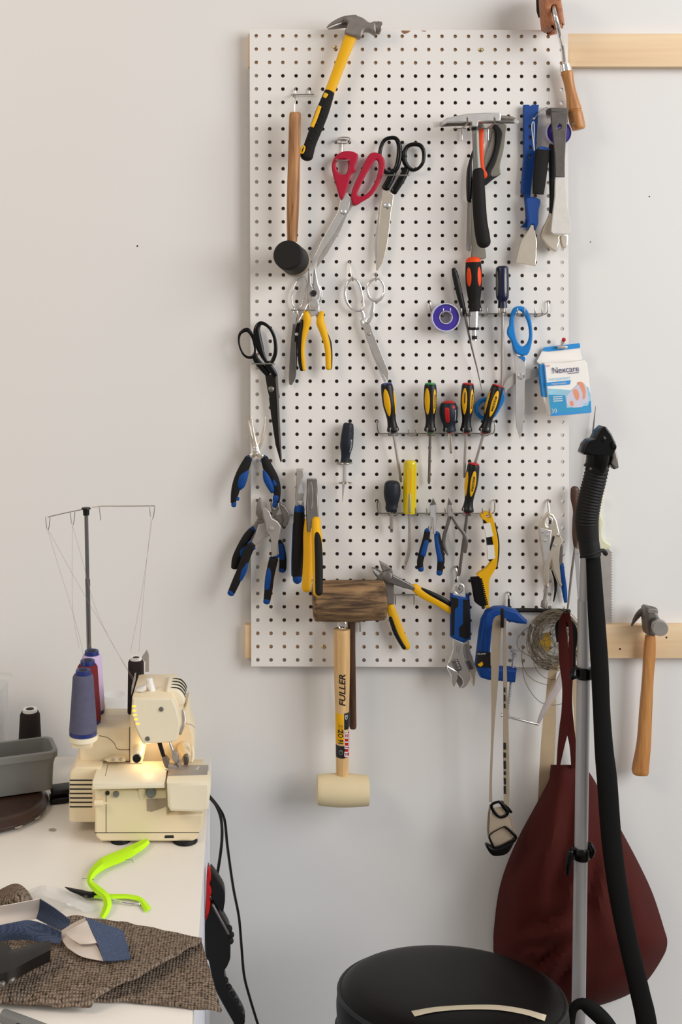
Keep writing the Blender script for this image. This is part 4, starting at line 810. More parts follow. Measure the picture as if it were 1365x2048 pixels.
# ------------------------------------------------------------------ mallets
t = T('wooden_mallet', 'old mallet with weathered barrel-shaped wooden head and dark handle', 'mallet')
hd = La(G, (98, 448, 43), (626, 440, 43), [(0, 118), (.02, 138), (.1, 146), (.5, 150), (.9, 144), (.98, 136), (1, 118)], n=36)
ms = hd.mesh(); random.seed(5)
ms = ([(v[0] + random.uniform(-.0006, .0006), v[1] + random.uniform(-.0012, .0012), v[2] + random.uniform(-.0008, .0008)) for v in ms[0]], ms[1])
P(t, 'head', m_wood_rough, ms)
P(t, 'handle', m_wood_dark, La(G, (378, 560, 38), (389, 1378, 12), [(0, 30), (.3, 26), (.9, 27), (.985, 26), (1, 20)], n=20, k=2).mesh())
t = T('rubber_mallet', 'cream rubber mallet with pale wooden handle, hanging head down below the pegboard', 'mallet')
ax = La(G, (307, 650, 40), (312, 1725, 36), [(0, 52), (.006, 60), (.06, 61), (.25, 59), (.45, 54), (.6, 50), (.8, 48), (1, 46)], n=36)
hd = P(t, 'handle', m_wood_light, ax.mesh())
globals().__setitem__('BOLD', .022); P(hd, 'lettering', m_ink, ax.text('FULLER', .403, 0.0, 0.0165, 0.0004, 0.25, 1.12), label='black lettering along the handle')
tt = lambda y: (y - 650) / 1075
lb = P(hd, 'label_band', m_yel, ax.band(tt(1245), tt(1484), -1.5, .16, 0.0005), label='yellow label with black print 16 OZ')
PS(hd, 'label_band', m_ink, ax.band(tt(1245), tt(1378), .16, 1.5, 0.0005), ax.band(tt(1484), tt(1585), -1.5, .42, 0.0005), label='black label area')
P(hd, 'label_band', m_redcap, ax.band(tt(1378), tt(1585), .3, 1.5, 0.0006), label='red label with white lettering')
P(hd, 'lettering', m_ink, ax.text('16 OZ', tt(1425), -.28, 0.0138, 0.0009, 0, .72), label='black lettering 16 OZ'); BOLD = 0.0; PS(hd, 'lettering', m_ink, ax.text('MALLET', tt(1362), -.5, 0.0045, 0.0009), ax.text('MAILLET', tt(1362), -.12, 0.0045, 0.0009))
BOLD = .02; PS(hd, 'lettering', m_inkw, ax.text('FULLER', tt(1478), .68, 0.0145, 0.0010, 0.25, 1.1), ax.text('CE', tt(1280), .55, 0.007, 0.0009)); BOLD = 0.0
P(hd, 'emblem', m_grey_h, ax.patch(tt(1535), .02, -.3, .36, 0.0008), label='grey ring emblem'); P(hd, 'emblem_hole', m_ink, ax.patch(tt(1537), .012, -.3, .22, 0.0012))
P(t, 'eye_screw', m_chrome, tore(G, 310, 622, 40, 26, 1.6, 1.1, 1.1), wire(G, [(310, 646, 40), (310, 665, 40)], 1.5, 1))
P(t, 'head', m_cream_rub, La(G, (131, 1828, 38), (498, 1833, 38), [(0, 98), (.012, 105), (.25, 114), (.5, 117), (.75, 113), (.988, 105), (1, 98)], n=40, k=3).mesh())
t = T('tile_nippers', 'yellow and black handled nippers with dull grey jaws, wide open beside the wooden mallet', 'pliers')
P(t, 'jaw', m_dsteel, pl(G, [(528, 205), (552, 206), (606, 238), (640, 225), (676, 215), (692, 262), (810, 322), (850, 350), (838, 372), (760, 352), (640, 312), (575, 290), (545, 250)], 24, 11, 2, False), label='worn grey jaw'); P(t, 'jaw_edge', m_steel, pl(G, [(530, 208), (590, 244), (575, 262), (548, 240)], 34.5, 1.4, .4, False))
P(t, 'jaw', m_gmet, pl(G, [(583, 155), (640, 185), (676, 212), (660, 240), (610, 240), (600, 210)], 17, 10, 2, False), pl(G, [(615, 290), (690, 300), (692, 470), (640, 472), (632, 380)], 14, 9, 2, False))
P(t, 'pivot', m_dsteel, La(G, (640, 262, 35), (640, 262, 37), [(0, 36), (.5, 36), (1, 28)], k=1).mesh())
h = P(t, 'handle', m_yel, sw(G, [(838, 345, 29, 30), (900, 392, 29, 34), (1000, 445, 29, 32), (1070, 488, 29, 30), (1112, 520, 29, 26)], fl=.7), label='yellow handle'); P(h, 'grip_inlay', m_blk, sw(G, [(890, 358, 31, 12), (960, 392, 32, 18), (1050, 438, 32, 20), (1112, 480, 31, 16)], fl=.7), label='black edge')
h = P(t, 'handle', m_yel, sw(G, [(662, 488, 18, 30), (690, 570, 18, 34), (732, 680, 18, 34), (785, 785, 18, 26)], fl=.7), label='yellow handle'); P(h, 'grip_inlay', m_blk, sw(G, [(668, 570, 21, 18), (705, 680, 21, 20), (765, 790, 21, 16)], fl=.7), label='black edge')
# ------------------------------------------------------------------ adjustable wrenches
def wrench_front():
    t = T('adjustable_wrench', 'chrome adjustable wrench with blue and black grip, hanging in front at bottom centre', 'wrench')
    P(t, 'eye', m_chrome, pl(G4, [[(142, 345), (142, 230), (170, 165), (245, 128), (320, 160), (358, 235), (362, 390)], [(250 + 68 * math.cos(a * PI / 8), 248 + 70 * math.sin(a * PI / 8)) for a in range(16)]], 26, 9, 1.2, False))
    gp = P(t, 'grip', m_blue, pl(G4, [(112, 330), (250, 370), (372, 385), (400, 330), (430, 600), (438, 1100), (335, 1170), (110, 1070), (112, 700)], 20, 18, 4, False), label='blue grip')
    P(gp, 'grip_inlay', m_blkgrip, pl(G4, [(112, 375), (235, 405), (235, 530), (175, 590), (165, 1030), (112, 1030)], 37.4, 1.4, .4, False), pl(G4, [(320, 420), (408, 420), (425, 700), (428, 1060), (410, 1080), (355, 1095), (250, 1050), (250, 900), (318, 830)], 37.4, 1.4, .4, False), label='black grip pads')
    P(t, 'head', m_chrome, pl(G4, [(140, 1080), (335, 1160), (330, 1300), (370, 1500), (460, 1700), (445, 1800), (380, 1890), (330, 1930), (255, 1940), (310, 1860), (300, 1790), (240, 1710), (215, 1640), (105, 1600), (40, 1540), (100, 1420), (140, 1280)], 24, 10, 1.5, False))
    P(t, 'jaw', m_chrome, pl(G4, [(40, 1545), (110, 1590), (225, 1650), (225, 1760), (190, 1850), (170, 1905), (142, 1890), (100, 1700), (40, 1600)], 27, 9, 1.2, False))
    P(t, 'jaw_face', m_dsteel, pl(G4, [(228, 1710), (300, 1790), (308, 1860), (258, 1920), (205, 1830)], 23, 7, 1, False))
    P(t, 'stamped_panel', m_steel2, pl(G4, [(178, 1140), (295, 1170), (285, 1460), (172, 1430)], 33.6, .8, .2, False)); P(t, 'worm', m_dsteel, La(G4, (160, 1440, 31), (240, 1620, 31), [(0, 62), (.1, 70), (.2, 62), (.32, 70), (.45, 62), (.56, 70), (.68, 62), (.8, 70), (.9, 62), (1, 60)], k=1, n=16).mesh())
    PS(t, 'lettering', m_dsteel, text(G4, 'CHROME', 205, 1260, 26, 80, 34.6), text(G4, 'VANADIUM', 240, 1285, 26, 80, 34.6))
wrench_front()
t = T('adjustable_wrench', 'smaller chrome adjustable wrench mostly hidden behind the blue-gripped one', 'wrench')
P(t, 'head', m_nick, pl(G4, [(330, 1150), (415, 1130), (440, 1300), (490, 1430), (545, 1640), (530, 1670), (520, 1850), (500, 1915), (470, 1860), (455, 1700), (400, 1520), (335, 1350)], 8, 10, 1.5, False)); P(t, 'worm', m_dsteel, La(G4, (400, 1470, 18), (455, 1600, 18), [(0, 40), (.3, 46), (.6, 40), (1, 44)], k=1).mesh())
P(t, 'stamped_panel', m_steel2, pl(G4, [(335, 1190), (395, 1180), (425, 1440), (375, 1470)], 17.6, .8, .2, False))
P(t, 'grip', m_blue, sw(G4, [(395, 340, 10, 26), (415, 700, 10, 26), (420, 1090, 10, 26)], fl=.7, e=3))
# ------------------------------------------------------------------ locking pliers
t = T('locking_pliers', 'nickel locking pliers with riveted jaws hanging at the right of the pegboard', 'pliers')
P(t, 'body', m_nick, pl(H, [[(970, 515), (1012, 525), (1042, 575), (1066, 680), (1096, 740), (1072, 800), (1062, 900), (1086, 1118), (1062, 1112), (1012, 980), (1000, 900), (986, 930), (980, 1080), (968, 1120), (945, 1110), (945, 1000), (935, 900), (912, 740), (897, 640), (918, 565)], [(985, 545), (1005, 565), (1006, 600), (992, 632), (960, 622), (950, 590), (962, 556)]], 18, 11, 2, False))
P(t, 'upper_jaw', m_steel, pl(H, [(972, 540), (1010, 560), (1012, 612), (985, 655), (985, 620), (990, 560)], 20, 11, 1, False), pl(H, [(900, 640), (1000, 660), (985, 800), (965, 900), (940, 920), (915, 740)], 28, 3, 1, False))
PS(t, 'rivet', m_chrome, *[La(H, (x, y, 30), (x, y, 33), [(0, 13), (.5, 13), (1, 7)], k=1).mesh() for x, y in ((927, 668), (967, 695), (945, 740), (1060, 697), (1027, 780))])
PS(t, 'slot', m_dark, pl(H, [(1010, 700), (1028, 712), (990, 830), (985, 800)], 28.6, 1, .2, False), pl(H, [(985, 572), (998, 580), (994, 606), (980, 606)], 28.6, 3, .2, False))
P(t, 'adjusting_screw', m_steel2, La(H, (962, 1080, 22), (940, 1240, 22), [(0, 14), (.2, 22), (.3, 14), (.5, 20), (.6, 14), (1, 14)], k=1).mesh()); P(t, 'screw_knob', m_gmet, La(H, (942, 1232, 22), (936, 1292, 22), [(0, 20), (.2, 26), (.9, 27), (1, 20)], k=1).mesh(), label='knurled grey knob')
P(t, 'lower_lever', m_nick, sw(H, [(1000, 890, 14, 16), (1040, 1000, 14, 16), (1075, 1110, 14, 12)], fl=.5))
t = T('side_cutters', 'blue-handled pliers hanging behind the nickel locking pliers', 'pliers')
P(t, 'handle', m_blue, sw(H, [(1080, 930, 9, 18), (1088, 1030, 9, 23), (1105, 1150, 9, 22), (1115, 1245, 9, 14)], fl=.5), label='blue handle'); P(t, 'handle', m_blkmet, sw(H, [(1010, 985, 7, 14), (1030, 1060, 7, 14), (1032, 1150, 7, 10), (1016, 1242, 7, 5)], fl=.5), label='dark handle'); P(t, 'head', m_dsteel, pl(H, [(1080, 770), (1098, 780), (1090, 930), (1030, 990), (1000, 960), (1050, 880)], 5, 8, 1.5, False))
# ------------------------------------------------------------------ C-clamp
t = T('c_clamp', 'blue iron C-clamp with long screw hanging on the black double hook', 'clamp')
P(t, 'frame', m_bluemet, pl(H, [(802, 1432), (804, 1402), (722, 1322), (622, 1293), (540, 1297), (472, 1330), (436, 1400), (418, 1500), (400, 1650), (385, 1780), (420, 1870), (480, 1890), (640, 1905), (706, 1912), (720, 1800), (640, 1795), (505, 1788), (500, 1650), (515, 1480), (530, 1402), (562, 1372), (622, 1402), (722, 1426)], 34, 24, 5, False), pl(H, [(470, 1345), (505, 1370), (490, 1500), (470, 1640), (440, 1640), (452, 1480)], 57, 3, 1.2))
P(t, 'label_band', m_ink, pl(H, [(392, 1650), (480, 1655), (500, 1660), (500, 1785), (380, 1780)], 57.2, 1.6, .3, False), label='black label'); P(t, 'emblem', m_yel, La(H, (416, 1752, 58.6), (416, 1752, 59.4), [(0, 21), (1, 21)], k=1).mesh(), label='yellow dot on the label')
P(t, 'lettering', m_inkw, text(H, 'CLAMP', 425, 1672, 22, 0, 59.2))
sc_ = []
pts = [(0, 10)]
for i in range(40): pts += [((i + .3) / 41, 13), ((i + .8) / 41, 10)]
P(t, 'screw', m_alu, La(H, (690, 1690, 46), (636, 2190, 46), pts + [(1, 10)], k=1, n=14).mesh()); P(t, 'swivel_pad', m_alu, La(H, (698, 1640, 46), (690, 1695, 46), [(0, 34), (.3, 36), (.35, 22), (.7, 18), (1, 20)], k=1).mesh())
P(t, 'tommy_bar', m_chrome, sw(I, [(252, 828, 46, 7), (480, 886, 46, 7)], k=1), fball(I, 256, 830, 46, 11)); P(t, 'screw_end', m_alu, La(I, (290, 815, 46), (286, 850, 46), [(0, 15), (1, 15)], k=1).mesh())

ubar(E, 655, 815, 958, 6, 'wire bar hook behind the two edge-on pliers')
hook('wire hook under the heads of the groove-joint pliers', wire(E3, [(863, 195, -9), (863, 197, 2), (880, 300, 4), (930, 480, 5), (940, 560, 20), (940, 560, 30)], 1.3))
# ------------------------------------------------------------------ straps, wire coil and tube on the black double hook
def ribbon(fr, pts, th=1.4, k=5):       # flat webbing: (x, y, d, half width, twist deg)
    Q = cr([p if len(p) == 5 else (*p, 0) for p in pts], k); rings = []
    Pn = [fr(q[0], q[1], q[2] / 1000) for q in Q]
    for i, q in enumerate(Q):
        Tn = (Pn[min(i + 1, len(Q) - 1)] - Pn[max(i - 1, 0)]).normalized()
        N = Vector((0, -1, 0)); N = (N - Tn * N.dot(Tn)).normalized(); Bv = Tn.cross(N)
        a = math.radians(q[4]); b2 = Bv * math.cos(a) + N * math.sin(a); n2 = N * math.cos(a) - Bv * math.sin(a)
        w = fr.w(q[3], q[2] / 1000); h = th / 2000
        rings.append([Pn[i] + b2 * w + n2 * h, Pn[i] - b2 * w + n2 * h, Pn[i] - b2 * w - n2 * h, Pn[i] + b2 * w - n2 * h])
    return loft(rings)
t = T('webbing_strap', 'folded taupe webbing strap with dark buckles, hung over the blue C-clamp', 'strap')
P(t, 'webbing', m_taupe, ribbon(I, [(268, 240, 96, 22), (235, 250, 92, 28), (226, 330, 84, 27), (215, 600, 80, 22), (204, 900, 78, 9), (192, 1200, 74, 7), (190, 1360, 72, 10)]),
  ribbon(I, [(268, 240, 97, 18), (275, 330, 88, 8), (278, 560, 84, 11), (282, 800, 82, 14), (285, 1050, 80, 18), (288, 1300, 78, 17), (285, 1390, 76, 16)]),
  ribbon(I3, [(240, 560, 70, 20), (205, 900, 66, 28), (205, 1250, 66, 25), (330, 1540, 70, 40)]),
  ribbon(I3, [(420, 620, 74, 130), (460, 900, 76, 220), (490, 1200, 78, 250), (500, 1420, 78, 220), (450, 1560, 76, 160)]), ribbon(I3, [(640, 820, 72, 60), (720, 1050, 72, 60), (800, 1330, 74, 50)]))
PS(t, 'dark_mark', m_ink, *[pl(I, [(270, y), (284, y), (285, y + h_), (271, y + h_)], 81, 1.6, .2, False) for y, h_ in ((1000, 40), (1060, 30), (1110, 50), (1175, 22), (1215, 40), (1265, 48))], *[pl(I, [(272, y), (281, y), (282, y + h_), (273, y + h_)], 84, 1.6, .2, False) for y, h_ in ((660, 30), (705, 40), (760, 26))])
P(t, 'buckle', m_gloss, sw(I3, [(420, 500, 78, 30), (300, 540, 78, 34), (270, 620, 78, 34), (340, 740, 78, 34), (450, 835, 78, 34), (560, 830, 78, 34), (640, 740, 78, 40), (560, 620, 78, 44), (470, 510, 78, 36)], closed=True, fl=.5), sw(I3, [(500, 490, 76, 30), (610, 600, 76, 30), (720, 735, 76, 32)], fl=.6))
P(t, 'buckle', m_gloss, sw(I3, [(230, 1250, 82, 18), (500, 1090, 82, 12), (600, 1080, 82, 30), (740, 1200, 82, 34), (830, 1320, 82, 34), (700, 1400, 82, 30), (380, 1540, 82, 26), (270, 1420, 82, 22)], closed=True, k=3, fl=.5), pl(I3, [(150, 1540), (200, 1490), (360, 1560), (600, 1480), (760, 1380), (840, 1330), (740, 1560), (640, 1690), (480, 1745), (290, 1735)], 66, 16, 4))
t = T1('webbing_strap', 'long tan webbing strap looped on the black double hook, hanging behind the maroon bag', 'strap', m_tan,
  ribbon(I2, [(500, -60, 30, 60), (445, 60, 24, 55), (425, 400, 18, 68), (408, 700, 14, 88), (390, 1000, 12, 96), (372, 1300, 10, 98), (355, 1640, 6, 98), (345, 1800, 0, 98)]),
  ribbon(I2, [(520, -60, 31, 50), (640, -20, 26, 46), (760, 130, 18, 46), (770, 400, 14, 40), (790, 700, 12, 40), (800, 1000, 8, 40), (800, 1400, 0, 40)]))
random.seed(11); cp = []
for i in range(46):
    a0, sc_ = random.uniform(0, 6.28), random.uniform(.72, 1.02) if i % 3 else random.uniform(.42, .8)
    rx, ry = 330 * sc_ * random.uniform(.9, 1.04), 365 * sc_ * random.uniform(.9, 1.04); jit = (1.05 - sc_) * 260
    cx, cy, dd = 560 + random.uniform(-jit, jit), 618 + random.uniform(-jit, jit), random.uniform(10, 42)
    pts = [(cx + rx * math.cos(a) * (1 + .05 * math.sin(3 * a + a0)), cy + ry * math.sin(a) * (1 + .05 * math.cos(2 * a + a0)), dd + 6 * math.sin(a + a0)) for a in [2 * PI * j / 20 for j in range(20)]]
    cp.append(sw(I1, pts, mm=0.55, closed=True, k=2, n=6))
t = T('wire_coil', 'loose coil of grey-brown wire hanging on the black double hook', 'wire coil')
P(t, 'windings', m_wire, *cp, kind='stuff')
PS(t, 'loose_end', m_wire, wire(I1, [(280, 450, 20), (180, 500, 22), (95, 620, 24), (120, 740, 24), (260, 830, 22), (330, 900, 20)], .6, n=6), wire(I1, [(170, 680, 30), (150, 850, 32), (190, 1000, 32), (300, 1120, 32), (470, 1180, 30)], .6, n=6),
  wire(I1, [(165, 900, 34), (175, 1080, 36), (260, 1260, 38), (380, 1390, 38), (520, 1430, 36), (660, 1410, 34)], .6, n=6), wire(I1, [(300, 900, 26), (340, 1000, 28), (440, 1090, 28), (560, 1110, 26)], .6, n=6))
P(t, 'yellow_tag', m_tag, pl(I1, [(350, 650), (420, 590), (450, 530), (500, 545), (495, 600), (520, 620), (500, 720), (480, 775), (440, 740), (380, 690)], 8, 1.2, .2), label='yellow paper tag'); P(t, 'clip', m_steel2, pl(I1, [(255, 410), (280, 395), (310, 440), (285, 465)], 34, 4, .5, False))
t = T1('plastic_tube', 'clear greyish plastic tube hanging at a slant beside the C-clamp screw', 'tube', m_tube, sw(I2, [(600, 60, 34, 60), (520, 220, 36, 58), (400, 430, 40, 50), (300, 620, 44, 34), (255, 725, 46, 20)], fl=.6))
# ------------------------------------------------------------------ maroon bag
def pillow(fr, rows, k=4, wr=()):
    R = cr(rows, k); rings = []; NF = 28
    for (y, xl, xr, th, d0) in R:
        ring = []; c, hw = (xl + xr) / 2, (xr - xl) / 2
        for j in range(NF + 1):
            u = -1 + 2 * j / NF; s = max(0.0, 1 - abs(u) ** 2.6) ** .65
            x = c + hw * u; d = d0 + th * s
            for (fx, fy, r, amp, ang, fq) in wr:
                q = ((x - fx) ** 2 + (y - fy) ** 2) / (r * r)
                if q < 4: d += amp * math.exp(-q * 1.2) * math.sin(((x - fx) * math.cos(ang) + (y - fy) * math.sin(ang)) * fq) * s
            ring.append(fr(x, y, d / 1000))
        for j in range(NF - 1, 0, -1):
            u = -1 + 2 * j / NF; s = max(0.0, 1 - abs(u) ** 2.6) ** .65
            ring.append(fr(c + hw * u, y, (d0 - 6 * s) / 1000))
        rings.append(ring)
    return loft(rings)
WR = [(850, 690, 100, 13, 1.15, .05), (860, 810, 90, 14, .75, .055), (740, 840, 80, 9, 1.35, .055), (930, 880, 80, 9, .4, .055), (960, 260, 150, 9, .15, .05), (800, 400, 140, 9, .5, .045), (1150, 600, 130, 10, -.3, .045), (700, 600, 100, 8, .1, .05), (1180, 800, 100, 11, .8, .05), (780, 780, 60, 12, 1.2, .07), (1040, 500, 160, 9, .05, .05), (900, 560, 120, 8, .35, .05)]
t = T('bag', 'maroon canvas drawstring bag hanging from the black double hook at lower right', 'bag')
P(t, 'body', m_bag, pillow(K, [(57, 856, 985, 26, 30), (90, 853, 1008, 34, 26), (125, 845, 1030, 46, 20), (210, 800, 1075, 66, 8), (330, 735, 1140, 90, 0), (450, 683, 1203, 108, -6), (560, 652, 1253, 116, -8), (690, 636, 1295, 120, -10), (745, 634, 1308, 118, -10), (800, 642, 1292, 112, -10), (893, 715, 1230, 92, -8), (945, 790, 1162, 70, -4), (985, 860, 1060, 40, 4), (1010, 905, 955, 12, 10)], 5, WR))
P(t, 'strap', m_bag, ribbon(I, [(655, 205, 150, 20), (632, 250, 146, 20), (632, 330, 136, 26), (642, 500, 126, 30), (654, 650, 118, 24), (652, 800, 104, 26), (642, 900, 92, 28), (622, 1020, 80, 20), (604, 1150, 62, 9)], 2.5), label='maroon shoulder strap')
P(t, 'strap', m_bag, ribbon(I, [(658, 205, 150, 18), (678, 280, 142, 12), (684, 380, 128, 12), (672, 560, 112, 22), (664, 760, 98, 26), (676, 900, 86, 26), (694, 1010, 76, 20), (702, 1150, 60, 16)], 2.5), label='maroon shoulder strap')
t = T1('strap_loop', 'black webbing loop hanging on the right arm of the black double hook', 'strap', m_blkfab, ribbon(I1, [(690, 350, 112, 40), (610, 420, 104, 34), (590, 520, 98, 22), (610, 640, 94, 24)], 2), ribbon(I1, [(720, 370, 112, 30), (790, 460, 104, 36), (800, 600, 96, 40), (780, 800, 90, 36), (780, 1000, 86, 44), (770, 1100, 84, 40)], 2))
# ------------------------------------------------------------------ pole and hose leaning at the right
t = T('telescopic_pole', 'telescopic aluminium pole with black clamps standing in front of the maroon bag', 'pole')
fl_ = P0(1155, 2400, .2)
P(t, 'upper_tube', m_alu, La(P0, (1172.5, 1095, 172), (1166, 1340, 176), [(0, 9.5), (.02, 10), (1, 11.5)], k=1).mesh(), La(P0, (1167.5, 1200, 174), (1168, 1345, 176), [(0, 11.5), (1, 11.5)], k=1).mesh())
P(t, 'middle_tube', m_alu, La(P0, (1168, 1340, 176), (1163, 1702, 182), [(0, 13), (1, 13)], k=1).mesh())
P(t, 'lower_tube', m_alu, La(P0, (1162.5, 1700, 182), (1152, 2432, 196), [(0, 13.5), (1, 13.5)], k=1).mesh())
P(t, 'clamp', m_gloss, La(P0, (1167.6, 1334, 176), (1167, 1357, 176.5), [(0, 16), (.1, 18), (.9, 18), (1, 16)], k=1).mesh(), sw(P0, [(1150, 1340, 186, 6), (1147, 1352, 190, 8), (1145, 1356, 190, 5)], fl=.8))
P(t, 'clamp', m_gloss, La(P0, (1163, 1694, 182), (1162.6, 1718, 182.5), [(0, 16), (.1, 17.5), (.9, 17.5), (1, 16)], k=1).mesh(), sw(P0, [(1180, 1690, 184, 7), (1184, 1702, 186, 8), (1182, 1712, 186, 6)], fl=.8), sw(P0, [(1142, 1704, 190, 8), (1138, 1730, 192, 6), (1136, 1748, 192, 4)], fl=.8))
t = T('vacuum_hose', 'black vacuum hose with ribbed grip and angled nozzle, hanging down over the maroon bag', 'hose')
P(t, 'sleeve', m_blkfab, sw(P0, [(1186, 1100, 200, 14), (1188, 1130, 200, 15), (1193, 1220, 202, 17), (1200, 1330, 204, 18), (1204, 1420, 206, 17.5), (1209, 1500, 210, 19), (1215, 1560, 213, 20.5), (1224, 1680, 218, 20.5), (1237, 1780, 222, 20), (1252, 1860, 226, 19.5), (1268, 1930, 230, 19.5), (1282, 1990, 232, 20), (1296, 2060, 236, 21), (1318, 2260, 250, 22), (1330, 2520, 262, 22)], fl=.4, n=14), label='flat black fabric sleeve')
ctr = [(1199, 918, 203, 21), (1190, 960, 202, 21), (1180, 1000, 201, 21.5), (1174, 1040, 200, 22), (1177, 1080, 200, 20)]
cc = cr(ctr, 40); rb = []
for i, q in enumerate(cc): rb.append((q[0], q[1], q[2], (q[3] + 1.3) * (1 + (.032 * math.sin(i * 1.05)) * (1 if i < 128 else 0))))
P(t, 'ribbed_grip', m_rub, sw(P0, rb, k=1, n=20, cap=0), label='ribbed rubber section')
P(t, 'cuff', m_rub, sw(P0, [(1176, 1068, 200, 20), (1180, 1095, 200, 20.5), (1182, 1112, 200, 20)], n=20, cap=0), sw(P0, [(1163, 1114, 200, 3), (1172, 1111, 212, 3), (1186, 1108, 216, 3), (1205, 1101, 208, 4), (1212, 1107, 200, 5)], n=8))
P(t, 'neck', m_gloss, sw(J2, [(405, 470, 208, 170), (400, 560, 207, 165), (375, 660, 205, 160), (345, 720, 204, 165)], n=20, cap=0))
P(t, 'nozzle', m_gloss, pl(J2, [(500, 95), (525, 100), (600, 200), (660, 330), (672, 400), (600, 520), (480, 540), (250, 490), (215, 495), (195, 470), (240, 350), (300, 290), (370, 270), (430, 160)], 188, 36, 3, False), fball(J2, 470, 270, 222, 60, .4), pl(J2, [(590, 330), (640, 320), (668, 360), (660, 400), (600, 410)], 222, 5, 2))
P(t, 'trigger', m_dsteel, pl(J2, [(600, 410), (660, 400), (690, 560), (702, 680), (640, 700), (585, 610), (605, 540)], 196, 22, 3, False), label='grey-edged trigger flap')
t = T1('curved_handle', 'curved black padded handle at the bottom edge beside the stool', 'handle', m_blkfab, sw(K1, [(130, 830, 240, 40), (150, 660, 240, 50), (230, 600, 242, 60), (330, 640, 246, 85), (450, 740, 252, 90), (560, 860, 258, 80), (620, 980, 262, 70), (660, 1500, 270, 60), (680, 2950, 280, 60)], fl=.7, n=14))
# ------------------------------------------------------------------ things hung beside the pole
t = T('hand_saw', 'hand saw with pale green handle and grey toothed blade, behind the black hose', 'saw')
teeth = [(682 if i % 2 else 668, 1180 + i * 10) for i in range(55)]
P(t, 'blade', m_steel2, pl(J, [(480, 1160), (600, 1160), (655, 1165)] + teeth + [(680, 1735), (520, 1735)], -18, 2, .2, False))
P(t, 'handle', m_pale, pl(J, [[(560, 790), (600, 772), (622, 800), (605, 850), (598, 900), (618, 960), (612, 1020), (615, 1075), (640, 1110), (672, 1132), (660, 1168), (600, 1175), (500, 1180), (470, 1100), (480, 900), (510, 810)], [(530, 900), (560, 880), (570, 1000), (560, 1080), (520, 1080)]], -21, 16, 4), label='pale green handle')
t = T('rasp', 'thin rod tool with dark brown handle, half hidden at the left of the black hose', 'file')
P(t, 'handle', m_wood_dark, sw(J, [(405, 728, 20, 32), (402, 790, 20, 30), (412, 880, 20, 22), (412, 960, 20, 26), (410, 1060, 20, 26), (408, 1150, 20, 12)], fl=.8)); P(t, 'rod', m_dsteel, sw(J, [(407, 1140, 20, 9), (380, 1340, 22, 9), (352, 1600, 30, 7), (345, 1660, 34, 6)], k=1))
t = T('metal_rod', 'thin pointed metal rod sticking up above the black nozzle', 'rod', 'thin rods above the black nozzle'); P(t, 'rod', m_dsteel, sw(J, [(556, 120, -12, 2), (545, 230, -12, 5), (526, 400, -12, 8), (470, 900, -12, 8)], k=1)); 
t = T('metal_rod', 'short dark rod sticking up beside the taller pointed rod at the black nozzle', 'rod', 'thin rods above the black nozzle'); P(t, 'rod', m_dsteel, sw(J, [(562, 278, -12, 6), (558, 420, -12, 6), (545, 760, -12, 6)], k=1))
t = T('sheet_metal_rule', 'pale metal rule hanging beside the upper end of the aluminium pole', 'ruler'); P(t, 'blade', m_alu, pl(J, [(404, 1200), (436, 1200), (452, 1700), (440, 1700)], 60, 2, .3, False)); P(t, 'end_cap', m_steel2, pl(J, [(404, 1168), (432, 1168), (436, 1202), (404, 1202)], 59, 4, .5, False))
t = T('claw_hammer', 'claw hammer with long plain wooden handle hooked over the lower rail at right', 'hammer')
P(t, 'head', m_dsteel, sw(J, [(985, 1625, 18, 36), (940, 1612, 14, 34), (890, 1625, 6, 26), (850, 1670, -1, 18), (820, 1722, -3, 6)], fl=.7), pl(J, [(930, 1612), (985, 1605), (1015, 1640), (1025, 1700), (1000, 1800), (960, 1802), (940, 1780)], 2, 34, 5), La(J, (985, 1690, 26), (1022, 1735, 58), [(0, 44), (.3, 40), (.6, 44), (1, 48)], k=1).mesh())
P(t, 'striking_face', m_steel2, La(J, (1018, 1730, 54), (1032, 1746, 68), [(0, 50), (.2, 58), (.85, 58), (1, 52)], k=1, n=28).mesh(), label='round striking face')
P(t, 'cheek_plate', m_gmet, pl(J, [(945, 1606), (1000, 1606), (1000, 1632), (945, 1634)], 34, 4, 1))
P(t, 'handle', m_wood_hon, sw(I, [(1170, 340, 14, 30), (1165, 450, 14, 36), (1155, 600, 14, 34), (1142, 800, 12, 38), (1130, 1000, 10, 42), (1110, 1150, 8, 49), (1108, 1176, 8, 49), (1107.5, 1190, 8, 44)], fl=.75, e=3.0, cap=0))
t = T('bandage_box', 'torn-open blue and white bandage carton clipped at the right edge of the pegboard', 'box')
LB = lambda x, y: 4 + (y - 300) / 1350 * 20
P(t, 'carton', m_card, pl(B6, [(265, 640), (640, 640), (1040, 585), (1090, 640), (1130, 1200), (1132, 1590), (1110, 1610), (360, 1660), (320, 1640)], 6, 22, 1, False, LB))
P(t, 'side_panel', m_cardb, pl(B6, [(180, 660), (262, 670), (290, 1080), (315, 1300), (210, 1290), (190, 1100), (170, 800)], 10, 14, .4, False, LB), label='blue side panel'); P(t, 'side_panel', m_card, pl(B6, [(200, 1170), (305, 1180), (350, 1660), (330, 1660), (270, 1480), (220, 1330)], 9, 14, .4, False, LB), label='white barcode side')
P(t, 'flap', m_card, pl(B6, [(250, 400), (985, 350), (1000, 470), (1025, 530), (1020, 580), (640, 640), (400, 650), (240, 680), (170, 650), (140, 610)], 4, 3, .4, False), label='torn white flap'); P(t, 'hanging_tab', m_cardb, pl(B6, [(255, 380), (285, 340), (970, 255), (985, 285), (985, 350), (370, 420), (255, 408)], 7, 1.2, .2, False), label='blue hanging tab')
dl = 29.2
def cb(m, nm, pts, z=0, lab=None, sm=False): P(t, nm, m, pl(B6, pts, dl + z - .6, .8, .05, sm, LB), label=lab)
